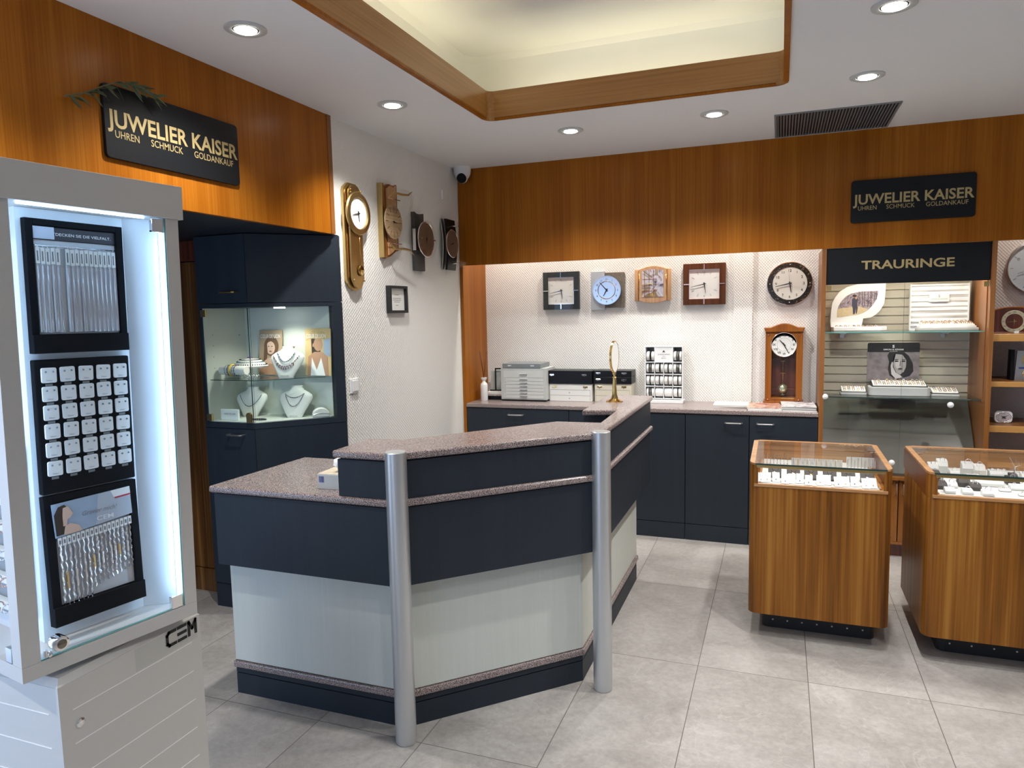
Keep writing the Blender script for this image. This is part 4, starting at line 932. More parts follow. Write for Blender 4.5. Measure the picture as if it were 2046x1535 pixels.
# --- stepped round stand with strands
t = thing('tiered_stand', 'white tiered round stand wrapped with dark strands on the glass shelf', 'display stand', (-2.715, 3.13, zt_))
obj('stem', MB().lathe([(.04, 0), (.04, .004), (.008, .008), (.008, .055), (0, .055)], seg=24), white_matte, t)
obj('disc', MB().lathe([(.0, .055), (.10, .055), (.104, .062), (.085, .074), (.082, .078), (.068, .088), (.065, .092), (.050, .098), (0, .102)], seg=40, sy=.75), white_matte, t)
for r, z in ((.096, .070), (.077, .084), (.060, .096)):
    b = MB()
    for k in range(44):
        a = 2*PI*k/44; b.sphere((r*math.cos(a), r*.75*math.sin(a), z), .0035, 6)
    obj('strand', b, bead_d if r != .077 else teal, t)
obj('ring_cluster', MB().torus((0, .0, .108), .012, .003, 'z', 14, 6), mat('violet', (.15,.06,.30), .4), t)
# bracelet bar in front
t = thing('bracelet_bar', 'white horizontal roll holding bracelets in front of the tiered stand', 'display stand', (-2.735, 3.025, zt_))
obj('base', MB().box(-.06, .06, -.02, .02, 0, .004).cyl((0, 0, .004), (0, 0, .02), .006, 10), acryl, t)
obj('roll', MB().lathe([(0, -.085), (.022, -.085), (.0245, -.080), (.0245, .080), (.022, .085), (0, .085)], (0, 0, .045), 'x', 24), white_matte, t)
def bead_ring(label, x, m1, m2, solid=False, R=.028):
    b = MB()
    if solid: b.torus((0, 0, 0), R+.002, .0045, 'x', 24, 8)
    else:
        for k in range(20):
            a = 2*PI*k/20; b.sphere((0, R*math.cos(a), R*math.sin(a)), .0035, 6, k % 2)
    tag(obj('bracelet', b, [m1, m2], loc=(-2.735+x, 3.025, zt_+.045)), label, 'bracelet', 'bracelets on the white roll')
yel = mat('yellow_band', (.70,.50,.05), .4); blu = mat('blue_bead', (.08,.22,.50), .3)
bead_ring('thick yellow bracelet on the white roll in the corner showcase', -.008, yel, yel, True)
bead_ring('blue bead bracelet left of the yellow one on the white roll', -.024, blu, bead_d)
bead_ring('pale bead bracelet just right of the yellow one', .008, blu, lilac)
bead_ring('dark bead bracelet on the right half of the white roll', .022, bead_d, silver)
bead_ring('clear bead bracelet at the left end of the white roll', -.040, lilac, silver)
tag(obj('jewellery_bag', MB().box(-.04, .04, -.015, .015, 0, .085), mat('purple_card', (.10,.06,.24), .5), loc=(-2.540, 3.215, zt_), rotz=.0, bev=.002), 'purple gift bag with pale dots behind the bust on the glass shelf', 'gift bag')
b = MB()
for i in range(18):
    x = -.05+.1*((i*7) % 18)/18; b.torus((x, .01*math.sin(i*2.1), .008+.006*(i % 3)), .009, .0012, 'xyz'[i % 3], 12, 5)
tag(obj('jewellery_cluster', b, silver, loc=(-2.62, 3.02, zt_)), 'cluster of small clear and silver pieces below the roll on the glass shelf', 'jewellery', kind='stuff')
t = thing('sign_card', 'small white brand card standing at the lower left of the corner showcase', 'card', (-2.795, 2.975, zb_), 0)
obj('card', MB().box(0, .115, 0, .012, 0, .058), white_card, t, bev=.001)
txt('lettering', t, ink_g, 'CŒUR DE LION', .022, .030, .010, .075, y=-.0004)
b = MB().torus((0, 0, .003), .045, .0022, 'z', 30, 6, sy=.55)
for k in range(12):
    a = PI+PI*k/12; b.sphere((.045*math.cos(a), .025*math.sin(a), .005), .0055, 6)
tag(obj('necklace', b, bead_d, loc=(-2.585, 3.02, zb_+.001)), 'dark beaded necklace lying coiled on the showcase floor', 'necklace')
t = thing('bracelet_cushion', 'rounded white cushion with a fine bracelet at the lower right of the corner showcase', 'cushion', (-2.326, 3.207, zb_), .75)
obj('cushion', MB().prismy([(-.045, 0), (.045, 0), (.045, .012)]+[(.045*math.cos(PI*i/14), .012+.036*math.sin(PI*i/14)) for i in range(1, 14)]+[(-.045, .012)], -.025, .022), white_matte, t, bev=.004)
obj('bracelet', MB().tube([(-.044+.088*i/12, -.027, .016+.006*math.sin(PI*i/12)) for i in range(13)], .0013, 6).sphere((0, -.028, .022), .0035, 8), silver, t)
# ================================================================ wedding ring cabinet
t = thing('display_cabinet', 'built-in wedding ring display cabinet with glass doors between wooden uprights', 'display cabinet')
XL, XR = .263, 1.128
obj('upright', MB().box(.237, .262, FY-.002, 5.249, 0, 1.914), teak_edge, t)
obj('upright', MB().box(1.129, 1.154, FY-.002, 5.249, 0, 1.914), teak_edge, t)
sp = obj('header_panel', MB().box(XL, XR, FY+.012, FY+.030, 1.694, 1.914), sign_m, t)
txt('lettering', sp, gold_txt, 'TRAURINGE', .457, 1.782, .052, .490, y=FY+.0115, bold=.022)
b = MB(); b.box(XL, XR, 5.238, 5.248, .5, 2.2)
z = .83
while z < 1.9: b.box(XL, XR, 5.226, 5.2382, z+.0035, z+.0518); z += .0553
obj('slat_wall', b, mat('slat_grey', (.66,.61,.50), .5), t)
obj('right_lining', MB().box(1.124, 1.1288, 4.87, 5.226, .98, 1.90), teak_edge, t)
obj('top_board', MB().box(XL, 1.1235, FY+.031, 5.225, 1.86, 1.875), white_paint, t)
lt = obj('light_strip', MB().box(XL+.05, XR-.05, FY+.034, FY+.060, 1.842, 1.855), led_warm, t)
area('cabinet_strip_light', (.70, 4.93, 1.835), (math.radians(-22), 0, 0), .75, .04, 5.5, (1, .93, .78))
for (x0, x1) in ((XL+.004, .6945), (.6975, XR-.004)):
    d = obj('glass_door', MB().box(x0, x1, FY+.014, FY+.019, .53, 1.690), glass, t)
    hx = x0 if x0 < .4 else x1-.026
    for z in (1.668, ): obj('hinge', MB().box(hx, hx+.026, FY+.008, FY+.024, z-.010, z+.020), brass_b, d)
    if x0 < .4: obj('edge', MB().box(x1-.0008, x1, FY+.014, FY+.019, .53, 1.690), glass_edge_dark, d)
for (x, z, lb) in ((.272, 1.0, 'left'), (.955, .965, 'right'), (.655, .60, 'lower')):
    obj('white_dome', MB().lathe([(.016, 0), (.018, .006), (.016, .016), (.008, .022), (0, .023)], (x, FY+.014, z), 'y', 20), white_gloss, t)  # small round white domes set on the front of the door glass
s1 = obj('glass_shelf', MB().box(XL+.001, XR-.005, 4.885, 5.21, 1.394, 1.402), glass_g, t)
obj('edge', MB().box(XL+.001, XR-.005, 4.883, 4.885, 1.394, 1.402), glass_edge, s1)
for x in (.37, .95): obj('bracket', MB().box(x, x+.035, 5.10, 5.225, 1.378, 1.3935).box(x+.004, x+.03, 5.19, 5.225, 1.35, 1.378), chrome, s1)
s2 = obj('glass_shelf', MB().box(XL+.001, XR-.005, 4.885, 5.21, .987, .995), glass_g, t)
obj('edge', MB().box(XL+.001, XR-.005, 4.883, 4.885, .987, .995), glass_edge_dark, s2)
dk = mat('grey_fabric_board', (.085,.083,.073), .22)
obj('sloped_board', MB().prismx([(5.22, .975), (5.22, .960), (4.872, .51), (4.872, .525)], XL, XR-.005), dk, t)
obj('ledge', MB().box(XL, XR, FY+.0, 5.2, .492, .509), teak_edge, t)
for (x0, x1, hx) in ((XL, .6985, .684), (.7005, XR, .722)):
    d = obj('door', MB().box(x0+.002, x1-.001, FY+.02, FY+.039, .10, .489), teak_edge, t, bev=.002)
    obj('door_moulding', MB().box(x0+.03, x1-.03, FY+.017, FY+.0198, .125, .128).box(x0+.03, x1-.03, FY+.017, FY+.0198, .465, .468), red_wood, d)
    obj('handle', MB().tube([(hx, FY+.02, .475), (hx, FY-.004, .47), (hx, FY-.006, .44), (hx, FY-.004, .405), (hx, FY+.02, .40)], .0035, 8), chrome, d)
obj('kick_board', MB().box(XL, XR, FY+.06, FY+.08, 0, .098), red_wood, t)
obj('moulding', MB().box(XL, XR, FY+.012, FY+.039, .085, .0995), teak_edge, t)
# contents: leaf-shaped frame
def LP(X, Y): return (.31+(X-110)*.0005, 1.69-(Y-125)*.00052)
t = thing('photo_display', 'white leaf-shaped display with a photo of an embracing couple, on the upper glass shelf', 'display', (0, 5.13, 0))
outer = [LP(*p) for p in [(118, 640), (108, 560), (112, 480), (125, 340), (160, 260), (215, 190), (300, 135), (420, 105), (560, 95), (750, 100), (748, 230), (738, 350), (690, 440), (640, 490), (590, 520), (500, 530), (480, 640)]]
obj('frame', MB().prismy(outer, 0, .018), white_gloss, t, bev=.002)
inn = [LP(*p) for p in [(188, 512), (188, 430), (205, 370), (240, 305), (290, 250), (350, 218), (440, 198), (540, 193), (665, 193), (660, 250), (640, 310), (600, 375), (550, 430), (490, 465), (420, 485), (340, 492), (260, 505)]]
ph = obj('photo', MB().prismy(inn, -.001, 0), printmix('forest_photo', [(.04,.03,.05), (.20,.16,.20), (.45,.38,.42), (.12,.09,.12), (.50,.42,.36)], 45), t)
obj('path', MB().prismy([LP(*p) for p in [(188, 512), (188, 430), (200, 405), (340, 385), (430, 375), (560, 415), (490, 465), (420, 485), (340, 492), (260, 505)]], -.0014, -.001), mat('path_photo', (.55,.45,.28), .5, noise=.2, nscale=60), ph)
trk = MB()
for x in (440, 480, 505, 545, 580, 620, 640): trk.prismy([LP(x, 200), LP(x+7, 200), LP(x+10, 375 if x < 600 else 300), LP(x, 375 if x < 600 else 300)], -.0015, -.001)
obj('tree_trunks', trk, mat('trunk_photo', (.08,.06,.07), .5), ph)
obj('couple', MB().prismy([LP(*p) for p in [(362, 290), (380, 275), (405, 255), (430, 268), (435, 300), (425, 340), (432, 400), (422, 470), (412, 468), (410, 400), (400, 470), (378, 478), (372, 400), (360, 360)]], -.0018, -.0014), mat('suit_photo', (.05,.05,.08), .5), ph)
obj('couple_faces', MB().prismy([LP(410+14*math.cos(a), 268+22*math.sin(a)) for a in [PI*i/6 for i in range(12)]], -.0021, -.0018), skin, ph)
obj('couple_hair', MB().prismy([LP(390+26*math.cos(a), 248+16*math.sin(a)) for a in [PI*i/6 for i in range(12)]], -.0023, -.0021), hair, ph)
obj('tray', MB().prism([(.315, -.045), (.325, -.10), (.55, -.105), (.60, -.095), (.635, -.06), (.64, -.02), (.60, .015), (.33, .015)], 1.4025, 1.428).xf(Matrix.Identity(4)), white_gloss, t, bev=.004)
ring_i = [0]
ringme = {}
def ring(loc, label, m_=gold, R=.0085, group=None, tilt=(PI/2, 0, 0), r=.0018):
    key = (m_.name, R, r)
    if key not in ringme:
        o = obj('finger_ring', MB().torus((0, 0, 0), R, r, 'z', 18, 6), m_); ringme[key] = o.data
    else: o = bpy.data.objects.new('finger_ring', ringme[key]); COL.objects.link(o)
    o.location = loc; o.rotation_euler = tilt
    return tag(o, label, 'ring', group)
rnd = random.Random(2)
def ringgrid(x0, x1, n, ys, zf, where, group, R=.0075, pairs=True):
    for j, y in enumerate(ys):
        for i in range(n):
            x = x0+(x1-x0)*i/(n-1) if n > 1 else x0
            m_ = (gold, silver, rose)[(i+j) % 3]
            ring((x, y, zf(y)+R*.55), '%s ring, %s row, %s from left, %s' % ({'gold': 'gold', 'silver': 'silver', 'rose_metal': 'rose gold'}[m_.name], ['front', 'second', 'third', 'rear'][j], ORD[i], where), m_, R, group, (PI/2, 0, rnd.uniform(-.3, .3)))
ringgrid(.345, .60, 11, (5.045, 5.085), lambda y: 1.428, 'on the leaf display tray', 'rings on the leaf display tray', .0065)
# wavy panel display
t = thing('wave_display', 'white display panel with horizontal wave relief and a stepped ring tray on the upper shelf', 'display', (0, 0, 0))
b = MB(); nz = 44; prev = None
for i in range(nz+1):
    z = 1.403+(1.685-1.403)*i/nz; y = 5.14+.004*math.sin(i*1.25)+.002*math.sin(i*2.9)
    cur = [b.bm.verts.new((x, y+.003*math.sin(x*17+i*.35), z)) for x in [.775+(1.09-.775)*k/10 for k in range(11)]]
    if prev: [b._f([prev[k], prev[k+1], cur[k+1], cur[k]], 0, True) for k in range(10)]
    prev = cur
b.box(.772, 1.093, 5.148, 5.165, 1.403, 1.688); b.box(.770, .776, 5.128, 5.165, 1.403, 1.69); b.box(1.089, 1.095, 5.128, 5.165, 1.403, 1.69)
obj('wave_panel', b, white_gloss, t)
obj('label_plate', MB().box(.875, .985, 5.128, 5.131, 1.578, 1.628), white_card, t)
txt('lettering', t, mat('grey_green_ink', (.25,.28,.24), .5), 'SIMON & SÖHNE', .93, 1.590, .008, .092, y=5.1275, align='C')
txt('emblem', t, mat('grey_green_ink2', (.22,.25,.21), .5), 'S', .93, 1.604, .016, y=5.1275, align='C', bold=.02)
obj('lower_step', MB().box(.800, 1.118, 4.985, 5.125, 1.4025, 1.418), light_grey, t, bev=.002)
obj('upper_step', MB().box(.810, 1.108, 4.995, 5.120, 1.4185, 1.430), white_gloss, t, bev=.002)
obj('ring_cushion', MB().prismx([(5.00, 1.4305), (5.115, 1.4305), (5.115, 1.452), (5.00, 1.436)], .820, 1.10), white_matte, t)
ringgrid(.832, 1.09, 13, (5.02, 5.055, 5.09), lambda y: 1.437+(y-5.0)*.14, 'before the wave panel', 'rings before the wave panel', .0065)
# black-and-white portrait display
t = thing('portrait_display', 'display card with black header over a black-and-white portrait of a woman, lower glass shelf', 'display', (0, 5.115, 0))
obj('card', MB().prismy(rrect(.534, .832, 1.07, 1.322, .012), 0, .008), bw_m, t)
obj('header', MB().prismy([p for p in rrect(.534, .832, 1.07, 1.322, .012) if p[1] > 1.3]+[(.534, 1.262), (.832, 1.262)], -.0006, 0), black_m, t)
txt('lettering', t, white_txt, 'SIMON & SÖHNE', .683, 1.274, .0095, .115, y=-.0008, align='C', bold=.01)
txt('lettering', t, white_txt, 'TRAURINGE', .683, 1.265, .004, .045, y=-.0008, align='C')
txt('emblem', t, white_txt, 'S', .683, 1.290, .018, y=-.0008, align='C', bold=.04)
pz = 1.19
for i, (m_, poly) in enumerate([(bw_d, [(.660, 1.261), (.745, 1.261), (.770, 1.24), (.795, 1.19), (.80, 1.14), (.78, 1.11), (.75, 1.10), (.70, 1.09), (.665, 1.11), (.655, 1.15), (.660, 1.20), (.650, 1.24)]),
      (mat('print_face_grey', (.36,.34,.34), .5), [(.692, 1.250), (.735, 1.245), (.758, 1.21), (.757, 1.165), (.745, 1.135), (.725, 1.118), (.705, 1.128), (.690, 1.16), (.683, 1.20)]), (bw_d, [(.700, 1.262), (.684, 1.235), (.680, 1.17), (.670, 1.2)]),
      (bw_l, ell(.712, 1.185, .016, .028, 16)), (bw_d, ell(.703, 1.203, .012, .0045, 10)), (bw_d, ell(.742, 1.203, .011, .0045, 10)), (bw_m, [(.722, 1.205), (.727, 1.205), (.730, 1.180), (.720, 1.178)]), (bw_d, ell(.702, 1.214, .013, .002, 8)), (bw_d, ell(.743, 1.214, .011, .002, 8)), (bw_m, ell(.724, 1.178, .006, .003, 8)), (bw_d, ell(.725, 1.155, .013, .004, 10)),
      (bw_l, [(.670, 1.175), (.677, 1.20), (.682, 1.195), (.683, 1.165), (.70, 1.13), (.725, 1.115), (.74, 1.10), (.70, 1.09), (.675, 1.12)])]):
    obj('portrait_shape', MB().prismy(poly, -.0010-.0003*i, -.0006), m_, t)
obj('card_foot', MB().box(.60, .76, .009, .05, .9955, 1.08), light_grey, t)
t = thing('ring_tray', 'large light grey ring tray with white sloping cushion in front of the portrait card', 'ring tray', (.706, 4.985, .9952))
obj('tray', MB().prism(rrect(-.172, .172, -.015, .115, .03), 0, .055), light_grey, t, bev=.004)
obj('liner', MB().prismx([(-.005, .0553), (.105, .0553), (.105, .082), (-.005, .060)], -.155, .155), black_m, t)
obj('cushion', MB().prismx([(.0, .0602), (.10, .0825), (.10, .088), (.0, .066)], -.148, .148), white_matte, t)
ringgrid(.575, .837, 12, (4.995, 5.02, 5.048, 5.075), lambda y: 1.062+(y-4.985)*.22, 'on the large grey tray', 'rings on the large grey ring tray', .0065)
for nm, x0, lb in (('left', .372, 'small ring tray left of the large grey tray'), ('right', .884, 'small ring tray right of the large grey tray')):
    t = thing('ring_tray', 'light grey '+lb, 'ring tray', (x0, 5.0, .9952))
    obj('tray', MB().prism(rrect(0, .155, 0, .10, .01), 0, .014), light_grey, t, bev=.002)
    obj('liner', MB().box(.004, .151, .004, .096, .0142, .019), black_m, t)
    obj('cushion', MB().prismx([(.008, .0192), (.092, .0192), (.092, .046), (.008, .024)], .008, .147), white_matte, t)
    ringgrid(x0+.025, x0+.13, 5, (5.020, 5.045, 5.072), lambda y: 1.019+(y-5.0)*.26, 'on the small %s tray' % nm, 'rings on the small %s tray' % nm, .0065)
# ---------------------------------------------------------------- shelves at the right edge
struct('trim_14', MB().box(1.155, 3.1, 5.238, 5.2495, 0, 2.5), wallp_r, 'textured wall behind the right shelves')
struct('trim_15', MB().box(2.42, 2.445, FY, 5.237, 0, 1.914), teak_edge)
for z0, z1, lb in ((1.338, 1.382, 'upper'), (1.072, 1.103, 'middle'), (.803, .842, 'lower')):
    t = thing('wall_shelf', 'wooden %s shelf at the right edge with a bright lipped front' % lb, 'shelf', (1.1545, 4.87, z0))
    h = z1-z0
    obj('board', MB().box(0, 1.26, .012, .365, h-.022, h), teak_edge, t); obj('front_lip', MB().box(0, 1.26, 0, .0118, 0, h), shelf_wood, t, bev=.002)
tag(obj('base_cabinet', MB().box(1.156, 2.418, 4.85, 5.236, 0, .55), teak_edge, bev=.002), 'wooden base cabinet under the shelves at the right edge', 'cabinet')
t = thing('wall_clock', 'large round wall clock with silver rim and pale dial cut by the right picture edge', 'clock', (1.463, 5.2375, 1.771))
obj('case', MB().lathe([(.165, 0), (.165, .024), (.158, .030), (.154, .026), (.154, 0)], (0, 0, 0), 'y', 64, ann=True), satin, t)
obj('dial', MB().lathe([(0, .010), (.155, .010), (.155, .018), (0, .018)], (0, 0, 0), 'y', 56), mat('pale_blue_dial', (.55,.60,.64), .35), t)
ticks(t, ink_g, 0, 0, -.018, .125, .142, .0016); hands(t, satin, 0, 0, -.021, .11, 252, .07, HR, .005); obj('sub_dial', MB().torus((-.10, -.0182, .055), .006, .0015, 'y', 16, 5), ink_g, t)
t = thing('mantel_clock', 'dark wooden mantel clock with arched top and cream ring dial on the upper right shelf', 'clock', (1.305, 5.03, 1.3825))
arc = [(-.145, 0), (.145, 0), (.145, .095)]+[(.145*math.cos(PI*i/14), .095+.055*math.sin(PI*i/14)) for i in range(1, 14)]+[(-.145, .095)]
obj('body', MB().prismy(arc, 0, .08), red_wood, t, bev=.003)
obj('top_arch', MB().tube([(.147*math.cos(PI*i/20), .0, .095+.057*math.sin(PI*i/20)) for i in range(21)], .005, 6), clock_wood, t)
obj('dial_ring', MB().lathe([(.045, .002), (.064, .002), (.066, .006), (.064, .009), (.045, .008)], (0, 0, .068), 'y', 40, ann=True), mat('champagne', (.62,.58,.40), .3, metal=.3), t)
obj('dial', MB().lathe([(0, .0), (.046, .0), (.046, .006), (0, .006)], (0, 0, .068), 'y', 32), red_wood, t)
numerals(t, ink, 0, .068, -.0092, .055, .009, RO); hands(t, brass, 0, .068, -.008, .036, 262, .024, 180, .0016)
obj('base_strip', MB().box(-.15, .15, -.006, .085, 0, .006), rose, t); tag(obj('price_tag', MB().box(-.012, .012, -.002, 0, 0, .012), white_card, loc=(1.300, 4.95, 1.3828)), 'tiny white tag in front of the mantel clock', 'tag')
t = thing('desk_clock', 'gold and black skeleton desk clock on the middle right shelf', 'clock', (1.37, 4.97, 1.1035))
obj('black_side', MB().prismx([(0, 0), (.07, 0), (.06, .18), (.01, .18)], -.085, -.065), black, t)
obj('plate', MB().prismy([(-.0645, 0), (.09, 0), (.085, .175), (-.055, .175)], 0, .012), satin, t)
obj('dial_ring', MB().lathe([(.036, .001), (.046, .001), (.046, .006), (.036, .006)], (.015, 0, .125), 'y', 32, ann=True), gold, t)
obj('dial', MB().lathe([(0, .0), (.036, .0), (.036, .003), (0, .003)], (.015, 0, .125), 'y', 28), dial_w, t)
obj('blue_band', MB().box(-.045, .07, -.004, -.0001, .068, .078), mat('blue_enamel', (.03,.06,.22), .2), t)
obj('gears', MB().torus((.0, -.004, .04), .022, .003, 'y', 20, 6).torus((.0, -.006, .04), .010, .003, 'y', 16, 6).torus((.05, -.004, .05), .014, .002, 'y', 16, 6), gold, t)
t = thing('alarm_clock', 'small white rounded alarm clock on the lower right shelf', 'clock', (1.267, 4.99, .8425))
obj('body', MB().prismy(rrect(-.047, .047, 0, .072, .022, 5), 0, .035), white_gloss, t, bev=.006, segs=3)
obj('dial', MB().prismy(ell(0, .036, .038, .029, 28), -.001, .0), mat('pale_pink_dial', (.50,.44,.46), .4), t)
obj('rim', MB().tube([(x, -.001, z) for x, z in ell(0, .036, .039, .030, 28)], .0015, 6, closed=True), silver, t)
numerals(t, ink, 0, .036, -.0012, .024, .006, AR, sx=1.2); hands(t, ink, 0, .036, -.003, .024, 55, .016, 300, .0014)
case_white = mat('case_white', (.62,.63,.61), .6)
# ================================================================ free-standing glass topped showcases
def showcase(label, x0, y0, W, D, zb, zt, kick, nd):
    t = thing('glass_showcase', label, 'showcase', (x0, y0, 0))
    poly = rrect(0, W, 0, D, .038, 4); zs_ = zt-.100
    obj('body', MB().prism(poly, zb, zs_-.012, sm=False), walnut, t)
    kx0, kx1, ky0, ky1 = kick
    obj('kick_base', MB().prism(rrect(kx0, kx1, ky0, ky1, .03, 4), 0, zb-.001), black_m, t)
    b = MB()
    for i in range(nd): b.lathe([(.004, 0), (.003, .001), (0, .001)], (kx0+.05+(kx1-kx0-.10)*i/(nd-1), ky0, .040), 'y', 10)
    obj('screws', b, light_grey, t)
    # side and rear walls of the glazed part, corner posts
    for nm, q in (('corner_post', [p for p in poly if p[0] < .05 and p[1] < .05]), ('corner_post', [p for p in poly if p[0] > W-.05 and p[1] < .05])):
        cx = .030 if q[0][0] < W/2 else W-.030
        obj(nm, MB().prism(q+[(cx, .03) if q[0][0] < W/2 else (cx, .03)], zs_-.0115, zt-.010), walnut, t)
    obj('side_wall', MB().box(0, .014, .039, D-.0, zs_-.0115, zt-.010), walnut_side, t); obj('side_wall', MB().box(W-.014, W, .039, D-.0, zs_-.0115, zt-.010), walnut_side, t)
    obj('rear_wall', MB().box(.0145, W-.0145, D-.014, D, zs_-.0115, zt-.010), walnut_trim, t)
    # rim: U shape of pale wood
    b = MB(); o_ = rrect(0, W, 0, D, .038, 4)
    L_ = [p for p in o_ if p[0] < W/2 and p[1] < .05]
    b.prism([(0, D-.022), (0, .038)]+[p for p in L_ if p[0] < .0379][::-1][::-1]+[(.030, .0), (.030, D-.022)] if False else [(0, D-.027), (0, .038), (.006, .016), (.016, .006), (.024, .001), (.024, D-.027)], zt-.0098, zt)
    b.prism([(W, D-.027), (W, .038), (W-.006, .016), (W-.016, .006), (W-.024, .001), (W-.024, D-.027)], zt-.0098, zt)
    b.prism([(0, D-.027), (.0, D-.022), (.035, D), (W-.035, D), (W, D-.022), (W, D-.027)], zt-.0098, zt)
    obj('top_rim', b, walnut_trim, t, bev=.001)
    g = obj('glass_top', MB().box(.0245, W-.0245, -.002, D-.0275, zt-.008, zt-.001), glass, t)
    obj('edge', MB().box(.0245, W-.0245, -.0035, -.002, zt-.008, zt-.001), glass_edge_dark, g)
    obj('brass_rail', MB().box(.031, W-.031, .0, .012, zt-.022, zt-.0085), brass_b, t, bev=.001)
    obj('glass_front', MB().box(.031, W-.031, .004, .008, zs_+.003, zt-.023), glass, t)
    obj('front_sill', MB().box(.020, W-.020, -.003, .022, zs_-.0115, zs_+.002), walnut_trim, t, bev=.001)
    obj('inner_frame', MB().box(.040, .050, .03, D-.05, zs_-.0115, zs_+.004).box(W-.050, W-.040, .03, D-.05, zs_-.0115, zs_+.004), walnut_trim, t)
    obj('display_bed', MB().box(.0505, W-.0505, .0225, D-.016, zs_-.0115, zs_-.001), mat('display_bed_cream', (.56,.57,.54), .7) if W < .7 else bpy.data.materials['display_bed_cream'], t)
    area('showcase_rail_light', (x0+W/2, y0+.035, zt-.016), (math.radians(-50) if False else math.radians(25), 0, 0), W*.8, .012, .07*W/.6, (1, .98, .92))
    return t, zs_-.001
t, ZD = showcase('smaller wood veneer showcase with necklaces under its glass top, left of the two', -.122, 3.445, .600, .620, .118, .845, (.062, .56, .135, .55), 7)
grp = 'necklace cards in the left showcase'
cards = [-.072, -.045, -.005, .035, .062, .098, .135, .185, .215, .262, .292, .33, .375, .405]
proto_c = None
for i, x in enumerate(cards):
    t = thing('necklace_card', 'white pendant card, %s from the left in the front row of the left showcase' % ORD[i], 'necklace card', (x, 3.478+(i % 3)*.012, ZD+.001), rnd.uniform(-.06, .06), grp)
    t.rotation_euler = (math.radians(-58), 0, rnd.uniform(-.05, .05))
    obj('card', MB().box(-.0165, .0165, -.0015, 0, .001, .066), case_white, t)
    obj('chain', MB().tube([(-.009, -.0022, .066), (-.004, -.0022, .04), (0, -.0022, .020), (.004, -.0022, .04), (.009, -.0022, .066)], .0006, 4), silver, t)
    obj('pendant', MB().sphere((0, -.003, .017), .0032, 8), [ink_g, gold, blu][i % 3] if i % 4 else silver, t)
for i, x in enumerate((-.012, .072, .150, .232, .312, .392)):
    t = thing('necklace_pad', 'dark grey velvet pad with a necklace, %s from the left in the left showcase' % ORD[i], 'necklace pad', (x, 3.585, ZD+.0055), 0, 'dark necklace pads in the left showcase')
    t.rotation_euler = (math.radians(-52), 0, 0)
    obj('pad', MB().box(-.030, .030, 0, .008, .004, .080), dark_grey, t, bev=.003)
    obj('chain', MB().tube([(-.018, -.002, .078), (-.010, -.002, .05), (0, -.002, .032), (.010, -.002, .05), (.018, -.002, .078)], .0008, 4), gold if i in (1, 2) else silver, t)
    obj('pendant', MB().lathe([(0, 0), (.006, .001), (.006, .003), (0, .004)], (0, -.001, .028), 'y', 14, sy=.8), gold if i in (1, 2) else silver, t)
for i in range(11):
    x = .075+i*.0215
    t = thing('chain_card', 'upright white chain card, %s from the left in the rear of the left showcase' % ORD[i], 'chain card', (x, 3.80, ZD), 0, 'upright chain cards in the left showcase')
    obj('card', MB().box(-.010, .010, 0, .002, 0, .062), case_white, t); obj('chain', MB().tube([(0, -.002, .058), (.001, -.002, .01)], .0014, 6), [silver, gold][i % 2], t)
for i in range(17):
    x = -.068+i*.0165 if i < 8 else .33+(i-8)*.0155
    z0 = .058+.012*math.sin(i*2.3)
    tag(obj('hanging_chain', MB().tube([(x, 3.88, ZD), (x+.001, 3.88, ZD+z0)], .0017, 6).sphere((x, 3.876, ZD+.012), .0035, 8), silver), 'upright silver chain, %s from the left behind the cards of the left showcase' % ORD[i], 'necklace', 'hung chains in the left showcase')
tag(obj('light_block', MB().box(-.07, .07, 0, .004, 0, .050), case_white, loc=(.40, 3.95, ZD)), 'pale card at the rear right inside the left showcase', 'card')
